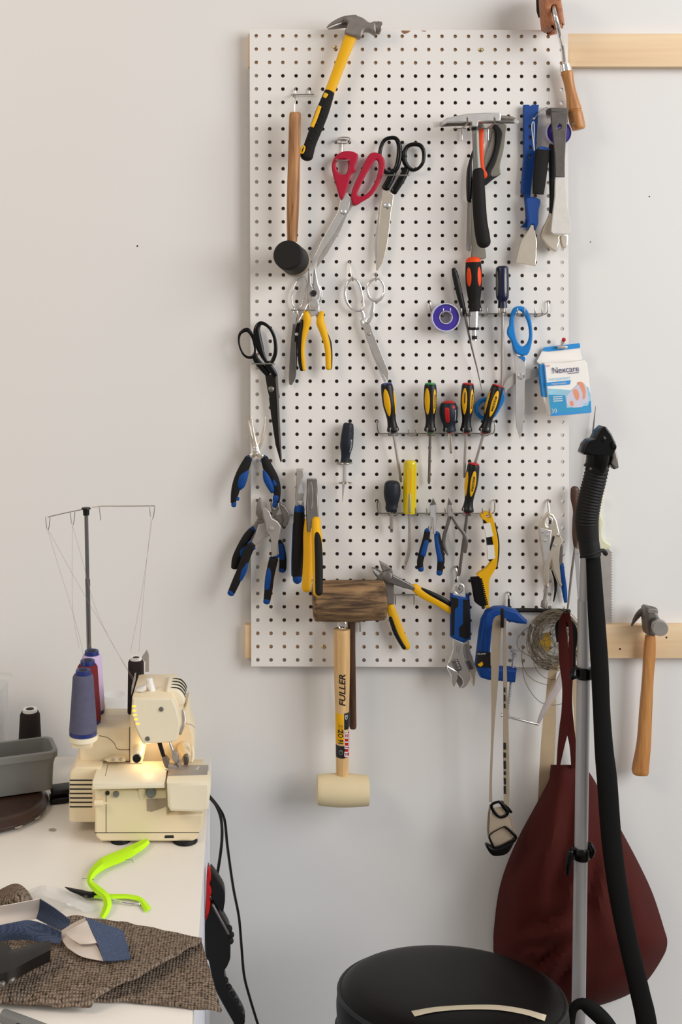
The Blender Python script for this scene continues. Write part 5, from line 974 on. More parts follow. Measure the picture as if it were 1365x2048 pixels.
cb(m_cardt, 'print_panel', [(300, 1130), (740, 1160), (900, 1250), (1095, 1100), (1130, 1250), (1130, 1580), (350, 1640), (315, 1300)], 0, 'pale blue printed panel')
cb(m_cardd, 'print_panel', [(318, 1250), (640, 1260), (660, 1500), (1060, 1460), (1128, 1380), (1130, 1588), (355, 1645)], .1, 'deep blue printed panel')
cb(m_cardb, 'print_panel', [(276, 1020), (760, 970), (740, 1050), (284, 1082)], .15, 'blue band'); cb(m_cardb, 'print_panel', [(264, 680), (276, 680), (300, 1130), (288, 1130)], .1, 'blue edge line')
cb(m_cardb, 'print_panel', [(1090, 1390), (1130, 1360), (1132, 1590), (360, 1660), (350, 1610), (1090, 1560)], .2, 'blue lower edge')
cb(m_lilacrim, 'print_panel', [(660, 1300), (760, 1180), (960, 1020), (1060, 1100), (1080, 1380), (980, 1420), (960, 1480), (700, 1480)], .25, 'pale foot picture', True)
cb(m_skin, 'bandage_picture', [(900, 1022), (990, 1015), (1035, 1150), (1035, 1250), (1010, 1330), (975, 1320), (975, 1200)], .4, 'orange-pink bandage picture', True); cb(m_skin, 'bandage_picture', [(790, 1180), (850, 1140), (900, 1190), (910, 1300), (870, 1360), (830, 1320)], .4, 'orange-pink bandage picture', True); cb(m_skin, 'bandage_picture', [(720, 1400), (760, 1360), (795, 1400), (790, 1460), (740, 1470)], .4, 'orange-pink bandage picture', True)
P(t, 'lettering', m_inkb, text(B6, 'Nexcare', 670, 770, 168, 5, dl + .7, lean=LB, wid=.9), pl(B6, [(715, 836), (930, 818), (930, 826), (715, 845)], dl, .7, .05, False, LB), label='navy lettering')
P(t, 'lettering', m_inkr, text(B6, '3M', 332, 698, 56, 3, dl + .7, lean=LB), label='red lettering'); P(t, 'lettering', m_cardt, text(B6, 'transparent', 550, 935, 88, 5, dl + .7, lean=LB), label='pale blue lettering transparent')
PS(t, 'lettering', m_inkw, text(B6, 'impermeable', 530, 1032, 56, 5, dl + 1, lean=LB), text(B6, '30', 412, 1560, 110, 3, dl + 1, lean=LB), *[pl(B6, [(400, y), (585, y - 8), (585, y + 8), (400, y + 16)], dl, .8, .05, False, LB) for y in (1285, 1325, 1365)], label='white lettering')
c_ = T('bulldog_clip', 'small metal clip holding the bandage carton tab', 'clip')
P(c_, 'jaw', m_nick, pl(B6, [(535, 322), (700, 310), (748, 320), (740, 362), (560, 362)], 8, 9, 2, False)); P(c_, 'lever', m_nick, sw(B6, [(630, 300, 16, 30), (650, 240, 17, 32), (662, 200, 18, 36)], fl=.4)); P(c_, 'red_end', m_redcap, fball(B6, 668, 188, 20, 40, .6), label='red tip of the clip')
# ------------------------------------------------------------------ stool
SX, ST, SZ, TILT = 0.3285, 1.73, 0.507, math.radians(9.4)
def seat_pt(u, v, h):    # v towards the wall
    return Vector((SX + u, ST - DIST + v * math.cos(TILT) + h * math.sin(TILT), SZ - v * math.sin(TILT) + h * math.cos(TILT)))
def srings(prof, n=64): return loft([[seat_pt(r * math.cos(2 * PI * j / n), r * math.sin(2 * PI * j / n), h) for j in range(n)] for r, h in prof])
t = T('stool', 'round stool with padded black vinyl seat, in front of the maroon bag', 'stool')
se = P(t, 'seat', m_vinyl, srings(cr([(0.002, 0.026), (.06, .0255), (.12, .023), (.155, .018), (.171, .009), (.178, -.002), (.18, -.02), (.178, -.045), (.17, -.052), (.02, -.052)], 4)))
P(se, 'piping', m_blk, loft([[seat_pt((.1755 + .0035 * math.cos(2 * PI * k / 8)) * math.cos(2 * PI * j / 64), (.1755 + .0035 * math.cos(2 * PI * k / 8)) * math.sin(2 * PI * j / 64), .004 + .0035 * math.sin(2 * PI * k / 8)) for k in range(8)] for j in range(64)], True))
def on_seat(px, py, h):
    dr = Vector(((px - CX) / FP, 1.0, -(py - CY) / FP)); n = Vector((0, math.sin(TILT), math.cos(TILT))); p0 = seat_pt(0, 0, h)
    o = Vector((0, -DIST, ZC)); s = (p0 - o).dot(n) / dr.dot(n); return o + dr * s
top = [(823, 2022), (870, 2014), (930, 2010), (996, 2010), (1050, 2018), (1080, 2026), (1094, 2030)]; bot = [(830, 2033), (870, 2024), (930, 2019), (996, 2020), (1050, 2029), (1078, 2038), (1090, 2042)]
def tp(p, hh):
    pr = [(0, .026), (.06, .0255), (.12, .023), (.155, .018), (.171, .009), (.2, -.004), (.4, -.1)]; hz = .022
    for _ in range(6):
        q = on_seat(p[0], p[1], hz); r = math.sqrt((q.x - SX) ** 2 + ((q.y - (ST - DIST)) / math.cos(TILT)) ** 2)
        for (a, b), (c, d) in zip(pr, pr[1:]):
            if a <= r <= c: hz = .5 * hz + .5 * (b + (d - b) * (r - a) / (c - a)); break
    return on_seat(p[0], p[1], hz + hh)
V, Fc = [], []
for a, b in zip(cr(top, 4), cr(bot, 4)): V += [tp(a, .0009), tp(b, .0009), tp(b, -.001), tp(a, -.001)]
for i in range(len(V) // 4 - 1):
    o = i * 4
    for j in range(4): Fc.append((o + j, o + (j + 1) % 4, o + 4 + (j + 1) % 4, o + 4 + j))
P(se, 'tape_strip', m_tape, (V, Fc), label='cream tape strip across the seat')
P(t, 'column', m_alu, La(None, (SX, ST - DIST, .04), (SX, ST - DIST, SZ - .05), [(0, .025), (.6, .025), (.61, .018), (1, .018)], k=1, world=True).mesh())
for k in range(5):
    a = 2 * PI * k / 5 + .3; e_ = Vector((SX + .2 * math.cos(a), ST - DIST + .2 * math.sin(a), .05))
    lg = P(t, 'leg', m_blk, sweep([(SX, ST - DIST, .085, .02), (*((Vector((SX, ST - DIST, .075)) + e_) / 2), .016), (*e_, .012)]))
    P(lg, 'caster', m_rub, ball((e_.x, e_.y, .024), .024))
# ------------------------------------------------------------------ desk
t = T('desk', 'white desk along the wall at the lower left, carrying the sewing machine', 'desk')
DX = -0.0588
P(t, 'desktop', m_desk, box((-1.15, -.92, DESK - .035), (DX, -.027, DESK), .0015))
P(t, 'side_panel', m_desk_side, box((DX - .025, -.86, 0), (DX - .0022, -.04, DESK - .036)), label='white side panel'); P(t, 'side_panel', m_desk_side, box((-1.14, -.86, 0), (-1.115, -.04, DESK - .036)))
P(t, 'back_rail', m_desk_side, box((-1.115, -.06, .45), (DX - .025, -.042, DESK - .036)))
# ------------------------------------------------------------------ overlock sewing machine
t = T('sewing_machine', 'ivory overlock sewing machine with a lit needle area, standing on the white desk', 'sewing machine')
bd = P(t, 'base', m_ivory, pl(M, [(562, 892), (990, 892), (990, 1040), (1205, 1030), (1205, 1100), (1182, 1150), (1172, 1182), (1140, 1196), (600, 1196), (572, 1172), (562, 1140)], 190, 190, 3, False))
PS(bd, 'seam', m_dark, pl(M, [(629, 900), (632, 900), (632, 1144), (629, 1144)], 379.6, .8, .1, False), pl(M, [(564, 1142), (1182, 1141), (1182, 1144), (564, 1146)], 379.6, .8, .1, False))
PS(bd, 'vent_hole', m_dark, La(M, (638, 908, 379), (638, 908, 381), [(0, 13), (1, 13)], k=1).mesh(), pl(M, [(980, 1160), (1030, 1159), (1034, 1175), (976, 1176)], 379.6, .8, .1, False))
P(bd, 'knob', m_grey_h, La(M, (690, 915, 379), (690, 915, 384), [(0, 18), (.7, 18), (1, 14)], k=1).mesh(), label='dark screw'); P(bd, 'knob', m_grey_h, La(M, (896, 906, 379), (896, 906, 386), [(0, 31), (.7, 30), (1, 24)], k=1).mesh(), label='dark round dial')
P(bd, 'recess', m_taupe, pl(M, [(870, 945), (985, 940), (992, 985), (960, 1000), (900, 1020), (872, 1015)], 379.4, 1.2, .3, False), label='brownish recess'); PS(bd, 'door_latch', m_ivory, sw(M, [(562, 968, 388, 20), (600, 968, 388, 20), (614, 968, 388, 18)], k=1, cap=0), sw(M, [(614, 968, 388, 6), (628, 968, 388, 6)], k=1), pl(M, [(822, 890), (862, 890), (850, 940), (832, 942)], 379.2, 2, .5))
mh = P(t, 'motor_housing', m_ivory, pl(M, [(412, 795), (425, 768), (455, 752), (600, 752), (600, 1085), (420, 1085), (408, 1070)], 190, 155, 3, False))
PS(mh, 'vent_slot', m_dark, *[pl(M, [(414, 829 + 26.2 * i), (548, 829 + 26.2 * i), (548, 837 + 26.2 * i), (414, 837 + 26.2 * i)], 344.6, .9, .1, False) for i in range(7)])
P(t, 'cloth_plate', m_ivory2, pl(M, [(548, 850), (978, 846), (980, 884), (542, 893)], 312, 88, 4, False), pl(M, [(560, 735), (640, 735), (640, 770), (560, 770)], 310, 4, 1, False))
P(t, 'looper_cover', m_ivory2, pl(M, [(988, 848), (1246, 842), (1250, 900), (1236, 1008), (1212, 1026), (1012, 1022), (994, 990)], 358, 46, 5, False))
zt = M(0, 848, .404).z; a, b = M(1000, 0, .36), M(1235, 0, .36)
P(t, 'needle_plate', m_steel2, box((a.x, -.378, zt - .012), (b.x, -.338, zt + .0015), .0006)); 
P(t, 'rear_housing', m_ivory, pl(M, [(470, 540), (600, 516), (770, 516), (772, 722), (470, 722)], 262, 58, 3, False), pl(M, [(620, 712), (690, 700), (742, 706), (742, 724), (640, 726)], 300, 32, 1, False))
PS(t, 'seam', m_dark, sw(M, [(590, 568, 320, 1.6), (640, 580, 320, 1.6), (680, 615, 320, 1.6), (700, 648, 320, 1.6), (770, 650, 320, 1.6)], k=3), sw(M, [(771, 520, 320, 1.6), (771, 720, 320, 1.6)], k=1), sw(M, [(643, 730, 380, 1.6), (626, 806, 400, 1.6)], k=1))
P(t, 'thread_guide', m_steel2, fball(M, 672, 710, 334, 9), fball(M, 716, 708, 334, 9), sw(M, [(1085, 415, 330, 7), (1092, 470, 334, 12), (1086, 510, 338, 10), (1068, 545, 338, 14), (1075, 560, 336, 6)], fl=.3), wire(M, [(1105, 495, 300), (1140, 505, 300), (1158, 522, 300)], .6))
P(t, 'column', m_ivory, pl(M, [(775, 470), (1050, 455), (1112, 380), (1122, 480), (1150, 560), (1152, 650), (1150, 735), (775, 735)], 205, 70, 4, False), pl(M, [(772, 460), (800, 460), (850, 620), (845, 735), (772, 735)], 262, 66, 2, False))
hd = P(t, 'head', m_ivory, pl(M, [(783, 348), (800, 342), (1010, 340), (1028, 350), (1050, 400), (1076, 495), (1052, 602), (1010, 612), (850, 622), (836, 602), (800, 520), (778, 440)], 236, 120, 4, False))
P(hd, 'front_cover', m_ivory2, pl(M, [(790, 352), (1022, 348), (1045, 400), (1068, 495), (1046, 598), (1010, 606), (852, 618), (842, 600), (806, 520), (786, 440)], 355, 5, 2, False), label='pale front cover')
PS(hd, 'screw', m_dsteel, La(M, (958, 410, 359), (958, 410, 362), [(0, 14), (.6, 14), (1, 8)], k=1).mesh(), La(M, (877, 585, 359), (877, 585, 362), [(0, 14), (.6, 14), (1, 8)], k=1).mesh())
PS(hd, 'lit_slot', m_slotlit, *[pl(M, [(x, y - 5), (x + 20, y - 5), (x + 24, y), (x + 20, y + 5), (x, y + 5)], 359.6, .8, .1, False) for x, y in ((784, 394), (786, 420), (790, 446), (796, 472), (806, 498))], label='glowing vent slot')  # slots glow by their material, standing in for lamp light from inside
SHO = [(985, 300), (1020, 296), (1060, 304), (1088, 332), (1099, 368), (1084, 392), (1050, 396), (1005, 386)]
P(hd, 'shoulder', m_ivory2, pl(M, SHO, 262, 70, 3), label='rounded tension shoulder')
def fxm(x, y, d):
    p = M(x, y, .332); p.y = -d; return p
class FX:
    def __call__(s, x, y, d): return fxm(x, y, d)
    def w(s, n, d): return M.w(n, .332)
for dd in (321, 306, 291, 276):
    P(hd, 'tension_slot', m_dark, sw(FX(), [(1014, 296, dd, 4), (1034, 296.5, dd, 5), (1060, 302, dd, 5.5), (1076, 315, dd, 5.5), (1090, 333, dd, 5), (1097, 352, dd, 4)], fl=1.0, k=3, up=Vector((0, -1, 0))), label='black tension slot')
P(hd, 'pressure_knob', m_white, La(M, (884, 228, 322), (906, 312, 322), [(0, 16), (.05, 20), (1, 21)], k=1).mesh(), pl(M, [(806, 300), (845, 282), (862, 272), (866, 300), (846, 312), (812, 310)], 318, 16, 2, False), label='white pressure knob')
P(hd, 'guide_plate', m_steel2, pl(M, [(800, 200), (808, 196), (804, 240), (788, 300), (778, 330), (782, 270)], 328, 3, .4, False), pl(M, [(840, 105), (872, 58), (884, 90), (884, 190), (862, 190), (864, 132)], 236, 3, .5, False))
P(t, 'dial', m_ivory2, La(M, (822, 650, 330), (812, 704, 368), [(0, 27), (.9, 27)], k=1, n=28).mesh()); P(t, 'dial_face', m_blk, La(M, (812, 703, 367), (811.5, 706, 370), [(0, 25), (1, 23)], k=1, n=28).mesh(), label='dark dial face')
P(t, 'needle_clamp', m_steel2, sw(M, [(1004, 600, 330, 11), (1022, 650, 332, 12), (1030, 690, 334, 14)], k=2), pl(M, [(1018, 660), (1052, 668), (1066, 735), (1040, 740), (1020, 700)], 326, 14, 1.5, False), sw(M, [(1055, 735, 330, 5), (1062, 765, 332, 3)], k=1))
P(t, 'presser_bar', m_blkmet, sw(M, [(945, 605, 338, 14), (972, 692, 340, 12)], k=1, cap=0, fl=.6), label='dark presser bar'); P(t, 'knife_holder', m_dsteel, pl(M, [(960, 705), (985, 695), (1006, 720), (1000, 755), (990, 770), (975, 750)], 336, 12, 1.5, False))
P(t, 'presser_foot', m_steel2, sw(M, [(985, 768, 352, 9), (1040, 780, 356, 8), (1120, 780, 358, 8), (1160, 772, 358, 7), (1180, 752, 356, 4)], fl=.5), pl(M, [(1060, 730), (1078, 726), (1075, 770), (1062, 775)], 336, 14, 1, False), pl(M, [(1000, 740), (1050, 752), (1080, 770), (1020, 776), (990, 770)], 336, 12, 1, False))
P(t, 'arm_base', m_ivory, pl(M, [(985, 800), (1200, 800), (1205, 1060), (985, 1060)], 290, 65, 3, False)); P(t, 'looper_knob', m_ivory, La(M, (1092, 640, 276), (1108, 705, 318), [(0, 40), (.4, 40), (.5, 30), (1, 28)], k=1, n=28).mesh(), sw(M, [(1140, 628, 300, 8), (1146, 690, 306, 9), (1138, 720, 310, 8)], fl=.8)); P(t, 'looper_bracket', m_dsteel, pl(M, [(1090, 690), (1112, 680), (1122, 720), (1112, 760), (1092, 758)], 318, 8, 1.5, False), fball(M, 1105, 690, 328, 12))
P(t, 'lamp_lens', m_bulb, sw(M, [(858, 622, 318, 10), (850, 660, 316, 10), (842, 705, 314, 9)], k=2, fl=.5), label='glowing lamp strip')
zb = M(0, 1196, .38).z
for px, rx in ((716, 58), (1100, 74)):
    c = M(px, 1196, .366); P(t, 'foot', m_rub, La(None, (c.x, c.y, DESK + .0003), (c.x, c.y, zb + .001), [(0, M.w(rx, .355)), (1, M.w(rx * .9, .355))], k=1, world=True).mesh(), label='black rubber foot')
for px in (716, 1100):
    c = M(px, 1196, .366); P(t, 'foot', m_rub, La(None, (c.x, -.215, DESK + .0003), (c.x, -.215, zb + .001), [(0, .02), (1, .018)], k=1, world=True).mesh(), label='black rubber foot')
# spool platform and thread stand
RX = -.2548
P(t, 'spool_arm', m_ivory, box((RX - .016, -.36, .893), (RX + .016, -.17, .902), .002), box((RX + .015, -.262, .886), (-.165, -.175, .893), .002), box((RX + .012, -.262, .80), (-.175, -.222, .89), .002))
for dd, px in ((.345, 0), (.295, 0), (.245, 0)):
    P(t, 'spool_disc', m_ivory2, La(None, (RX, -dd, .902), (RX, -dd, .9105), [(0, .021), (.1, .0235), (1, .0238)], k=1, n=32, world=True).mesh()); P(t, 'spool_pin', m_white, La(None, (RX, -dd, .91), (RX, -dd, .99), [(0, .003), (1, .0025)], k=1, n=10, world=True).mesh())
st = P(t, 'stand_pole', m_pole, sw(P0, [(178.5, 1318, 205, 4.6), (175.5, 1173, 205, 4.6)], k=1, cap=0), sw(P0, [(175.4, 1173, 205, 4.0), (172.5, 1030, 205, 3.9)], k=1, cap=0), sw(P0, [(175.6, 1172, 205, 5), (175.2, 1158, 205, 5)], k=1, cap=0), sw(P0, [(178.6, 1322, 205, 5), (178.4, 1294, 205, 5)], k=1, cap=0), label='chrome telescopic thread stand')
P(st, 'pole_top', m_blk, La(L, (511, 104, 205), (512, 150, 205), [(0, 26), (.2, 28), (.3, 20), (1, 18)], k=1).mesh(), label='black pole top')
P(st, 'guide_arm', m_zinc, wire(L, [(915, 94, 212), (700, 96, 208), (600, 96, 206), (518, 108, 205)], .9, 2), wire(L, [(505, 112, 205), (380, 138, 214), (285, 160, 224)], .9, 2), *[wire(L, [(x - w, y, dd), (x - w * .6, y + 55, dd), (x, y + 82, dd), (x + w * .6, y + 55, dd), (x + w, y, dd)], .7, 2) for x, y, w, dd in ((284, 160, 13, 224), (431, 130, 14, 212), (903, 94, 16, 212))], wire(L, [(588, 97, 206), (594, 140, 206), (597, 178, 206)], .7, 2))
# thread cones
def cone(x, d, z0, z1, r0, r1, m, label, cap=m_spool, strands=(), lift=-.0032, group='thread cones on the sewing machine'):
    t = T('thread_cone', label, 'thread', group); y = -d; h_ = z1 - z0
    prof = [(0, r0 * .9), (.03, r0)] + [(.03 + .9 * i / 10, r0 + (r1 - r0) * i / 10) for i in range(1, 11)] + [(.97, r1 * .86), (.975, r1 * .6)]
    P(t, 'winding', m, La(None, (x, y, z0 + .004), (x, y, z1 - .004), prof, k=1, n=40, world=True).mesh())
    P(t, 'spool', cap, La(None, (x, y, z0), (x, y, z0 + .006), [(0, r0 * .98), (1, r0 * .99)], k=1, n=40, world=True).mesh())
    n = 32; rr = [(r1 * q, hh + lift) for q, hh in ((.7, -.012), (.74, -.002), (.7, .0035), (.62, .004), (.42, .003), (.36, -.012))]
    P(t, 'spool_top', cap, loft([[Vector((x + r * math.cos(2 * PI * j / n), y + r * math.sin(2 * PI * j / n), z1 + hh)) for j in range(n)] for r, hh in rr], caps=True), label='plastic spool end'); P(t, 'spool_hole', m_dark, La(None, (x, y, z1 + .0028 + lift), (x, y, z1 + .0034 + lift), [(0, r1 * .40), (1, r1 * .40)], k=1, n=24, world=True).mesh())
    if strands: P(t, 'thread_end', m_strand, *[wire(L, s, .22, 3, n=5) for s in strands], label='loose thread running up to the stand')
    return t
cone(RX, .345, .9106, 1.0135, .0222, .0165, m_thblue, 'slate blue thread cone, the frontmost of the cones on the sewing machine', strands=[[(285, 243, 224), (350, 460, 240), (430, 720, 270), (485, 925, 300), (500, 1045, 335)]])
cone(RX, .295, .9106, 1.0135, .0222, .0165, m_thred, 'maroon thread cone, directly behind the slate blue cone', strands=[[(431, 212, 212), (428, 480, 225), (434, 730, 240), (470, 940, 270)], [(431, 212, 212), (490, 420, 230), (560, 680, 250), (660, 900, 280), (800, 1130, 325)]])
cone(RX, .245, .9106, 1.0145, .0222, .0165, m_thlil, 'lilac thread cone, the rearmost behind the maroon cone', strands=[[(290, 243, 224), (420, 480, 230), (540, 690, 250), (650, 880, 270), (795, 1140, 325)]])
cone(-.1828, .215, .8935, .9965, .0146, .0136, m_thblk, 'tall black thread cone behind the head of the sewing machine', m_white, lift=-.0055, strands=[[(903, 175, 212), (880, 350, 212), (830, 680, 213), (775, 960, 214)], [(898, 175, 212), (868, 450, 212), (845, 720, 213), (825, 960, 214)]])
c = P0(60, 1415, .13)
cone(c.x, .13, DESK + .0003, .8785, .0235, .0178, m_thblk, 'black thread cone standing on the desk behind the grey tray', m_white, lift=-.0055, group='thread cones standing on the desk')
# clear jar and frosted box at the back
c = P0(229, 1420, .09)
def vessel(x, y, z0, z1, r, n=40):
    rings = [[Vector((x + q * math.cos(2 * PI * j / n), y + q * math.sin(2 * PI * j / n), z)) for j in range(n)] for q, z in ((.001, z0), (r * .9, z0), (r, z0 + .004), (r, z1 - .012), (r * 1.03, z1 - .011), (r * 1.03, z1), (r * .98, z1), (r * .96, z1 - .012), (r * .96, z0 + .005), (.001, z0 + .004))]
    return loft(rings)
T1('plastic_cup', 'clear round plastic cup on the desk behind the sewing machine', 'cup', m_clear, vessel(c.x, c.y, DESK + .0005, .889, .0205))
t = T('storage_box', 'frosted plastic box at the far left edge of the desk', 'box')
P(t, 'body', m_frost, box((-.62, -.14, DESK + .0005), (-.436, -.05, .905), .008)); P(t, 'lid', m_frost, box((-.625, -.145, .9055), (-.431, -.045, .915), .003))
# grey tray
t = T('tray', 'grey plastic tray on a dark round case at the left edge of the desk', 'tray'); yaw = .335; piv = (-.324, -.232, .77)
def tb(lo, hi, bev=.002): return box(lo, hi, bev, yaw, piv)
bz = .772
def trayrings():
    rings = []
    def rr(x0, x1, y0, y1, r, z, n=6):
        out = []
        for cx, cy, a0 in ((x1 - r, y1 - r, 0), (x0 + r, y1 - r, PI / 2), (x0 + r, y0 + r, PI), (x1 - r, y0 + r, 1.5 * PI)):
            for i in range(n + 1):
                a = a0 + PI / 2 * i / n; p = Vector((cx + r * math.cos(a) - piv[0], cy + r * math.sin(a) - piv[1], 0)); p.rotate(Matrix.Rotation(yaw, 3, 'Z')); out.append(Vector((p.x + piv[0], p.y + piv[1], z)))
        return out
    X0, X1, Y0, Y1 = -.60, -.318, -.238, -.168
    spec = [(.012, .012, bz), (.004, .012, bz + .003), (.003, .013, bz + .03), (.002, .013, bz + .045), (-.001, .014, bz + .058), (-.004, .015, bz + .059), (-.004, .015, bz + .0685), (-.003, .015, bz + .0695), (.003, .012, bz + .0695), (.004, .011, bz + .066), (.008, .01, bz + .006), (.02, .008, bz + .004)]
    return loft([rr(X0 + o, X1 - o, Y0 + o, Y1 - o, r, z) for o, r, z in spec])
P(t, 'body', m_tray, trayrings())
t = T('leather_case', 'dark brown round leather-like case lying flat under the grey tray', 'case')
P(t, 'body', m_leather, La(None, (-.43, -.255, DESK + .0005), (-.43, -.255, .7715), [(0, .085), (.1, .098), (.45, .103), (.55, .100), (.9, .092), (1, .08)], k=2, n=48, world=True).mesh()); PS(t, 'trim', m_taupe, *[sweep([(-.43 + .104 * math.cos(a), -.255 + .104 * math.sin(a), .757, .0008), (-.43 + .105 * math.cos(a + .06), -.255 + .105 * math.sin(a + .06), .7565, .0014), (-.43 + .104 * math.cos(a + .12), -.255 + .104 * math.sin(a + .12), .757, .0008)]) for a in (-.5, -.9, -1.3)], label='pale frayed edge')
a = M3(850, 1500, .26)
t = T('plastic_clip', 'small black plastic block on the desk between the grey tray and the sewing machine', 'clip')
P(t, 'body', m_gloss, box((-.330, -.236, DESK + .0005), (-.297, -.206, .760), .003, .25)); P(t, 'lid', m_blk, box((-.330, -.226, .7602), (-.295, -.194, .7705), .003, .3))
t = T1('fabric_scrap', 'tiny brown scrap lying on the desk in front of the grey tray', 'scrap', m_taupe, grid(ND, [[(240, 45, 1), (258, 40, 3), (275, 46, 1)], [(238, 50, 0.6), (258, 52, 2), (274, 50, 0.6)]], .5, 3))
# ------------------------------------------------------------------ cloth and things on the front of the desk
t = T('tweed_cloth', 'folded brown tweed cloth hanging over the front corner of the white desk', 'cloth')
P(t, 'lower_layer', m_tweed, grid(ND, [[(-60, 640, 3), (200, 620, 4), (400, 540, 5), (560, 505, 6), (760, 550, 5), (985, 602, 6)], [(-60, 760, 3), (200, 760, 4), (420, 720, 5), (640, 690, 5), (840, 690, 4), (1010, 690, 5)], [(-60, 850, 3), (200, 860, 4), (440, 860, 4), (640, 820, 4), (860, 810, 4), (1040, 800, 4)], [(-60, 885, 3), (200, 890, 3), (450, 885, 3), (680, 893, 3), (980, 925, 2), (1076, 942, -4)]], 4, 6, .8))
P(t, 'folded_flap', m_tweed, grid(ND, [[(-60, 560, 16), (150, 555, 16), (330, 490, 16), (480, 500, 14), (700, 535, 12), (985, 596, 12)], [(-60, 660, 20), (150, 650, 20), (340, 600, 22), (500, 610, 22), (700, 640, 20), (900, 640, 20)], [(-60, 760, 18), (150, 760, 18), (320, 740, 20), (480, 740, 22), (600, 760, 24), (680, 762, 24)], [(-60, 840, 14), (150, 850, 14), (300, 850, 15), (400, 850, 16), (470, 850, 18), (500, 845, 18)], [(-60, 892, 7), (150, 905, 7), (260, 912, 7), (350, 914, 7), (410, 916, 7), (445, 916, 7)]], 5, 6, .8), label='upper folded layer')
t = T1('tweed_scrap', 'small rolled piece of brown tweed at the left edge behind the blue ribbon', 'cloth', m_tweed, grid(ND, [[(-60, 400, 1), (20, 340, 8), (80, 322, 16), (120, 345, 12), (150, 390, 1)], [(-60, 415, 3), (20, 390, 22), (80, 370, 34), (120, 380, 22), (152, 400, 1)], [(-60, 440, 1), (20, 440, 6), (80, 430, 10), (120, 420, 6), (150, 412, 1)]], 3, 5, .6))
NR = lambda x, y, h: ND(x, y, h + .010)
t = T('ribbon', 'folded slate blue ribbon with white backing lying on the tweed cloth', 'ribbon')
PS(t, 'backing', m_whitecl, grid(NR, [[(-40, 425, 50), (60, 408, 54), (195, 382, 58)], [(-40, 470, 36), (60, 455, 38), (190, 432, 40)], [(-40, 515, 27), (60, 500, 27), (180, 480, 27)]], 1, 5), grid(NR, [[(298, 543, 30), (360, 502, 42), (417, 477, 51)], [(303, 575, 26), (390, 575, 30), (452, 575, 35)], [(312, 600, 23), (400, 630, 25), (482, 632, 28)], [(330, 625, 22), (400, 668, 21), (506, 690, 22)]], 1, 5), grid(NR, [[(318, 548, 34), (372, 518, 44), (425, 492, 50)], [(345, 578, 33), (400, 560, 38), (448, 548, 42)], [(392, 606, 31), (432, 606, 33), (474, 600, 34)]], 1, 5), label='white backing')
PS(t, 'face', m_navycl, grid(NR, [[(195, 382, 58), (270, 430, 48), (345, 488, 36)], [(188, 430, 40), (255, 470, 36), (335, 515, 30)], [(180, 482, 27), (240, 512, 26), (315, 540, 26)]], 1, 5), grid(NR, [[(-40, 520, 44), (60, 500, 48), (140, 488, 48), (220, 508, 44), (302, 545, 36)], [(-40, 560, 34), (60, 545, 36), (140, 540, 36), (220, 555, 32), (298, 575, 28)], [(-40, 595, 24), (60, 582, 24), (140, 583, 24), (220, 596, 24), (292, 604, 24)]], 1, 5), grid(NR, [[(415, 476, 52), (500, 505, 46), (600, 540, 38)], [(470, 590, 36), (540, 600, 32), (620, 610, 28)], [(505, 690, 23), (570, 688, 22), (636, 680, 22)]], 1, 5), label='slate blue face')
t = T('neon_ribbon', 'neon yellow ribbon lying on the desk in front of the sewing machine', 'ribbon')
P(t, 'band', m_neon, strip(ND, [(722, 98, 8, 16), (690, 122, 8, 22), (600, 170, 7, 28), (510, 208, 7, 28), (455, 255, 8, 20), (438, 300, 9, 14), (470, 335, 11, 20), (512, 370, 13, 20), (525, 410, 10, 20), (512, 450, 5, 18), (497, 475, 2, 14)], 1, 5, 4))
P(t, 'tail', m_neon, strip(ND, [(460, 368, 6, 12), (540, 372, 5, 12), (620, 372, 5, 11), (680, 385, 4, 12), (710, 420, 3, 16), (722, 438, 2, 18)], 1, 5, 2)); P(t, 'loose_thread', m_dark, wire(ND, [(610, 195, 7), (640, 193, 6), (650, 208, 2)], .3, n=5), wire(ND, [(400, 288, 2), (430, 285, 8), (460, 292, 10)], .3, n=5))
t = T('thread_snips', 'thread snips with black blades and wire loop, under the neon yellow ribbon', 'scissors')
P(t, 'blade', m_gloss, sw(ND, [(318, 327, 5, 3), (350, 340, 6, 12), (385, 350, 7, 17), (440, 365, 7, 22), (500, 350, 6, 12)], fl=.5, up=Vector((0, 0, 1))), label='black blades'); P(t, 'handle_loop', m_chrome, wire(ND, [(440, 370, 6), (540, 388, 5), (620, 405, 4), (675, 410, 3), (688, 400, 3), (670, 388, 4), (600, 375, 5)], 1.6), label='bright wire loop')
t = T1('plastic_bag', 'crumpled clear plastic bag on the desk behind the blue ribbon', 'bag', m_clear, grid(ND, [[(130, 345, 3), (200, 320, 14), (260, 325, 10), (330, 345, 12), (400, 375, 6)], [(140, 380, 10), (210, 360, 24), (280, 365, 14), (350, 385, 20), (430, 400, 6)], [(200, 420, 8), (260, 400, 18), (320, 405, 26), (390, 420, 14), (480, 425, 2)], [(280, 455, 2), (320, 440, 14), (360, 445, 8), (420, 448, 10), (470, 440, 1)]], .3, 4))
t = T('metal_clamp', 'dark metal clamp head with hex bolts at the left edge on the tweed cloth', 'clamp')
def onc(x, y, h): return ND(x, y, .0)  # plain desk-plane helper
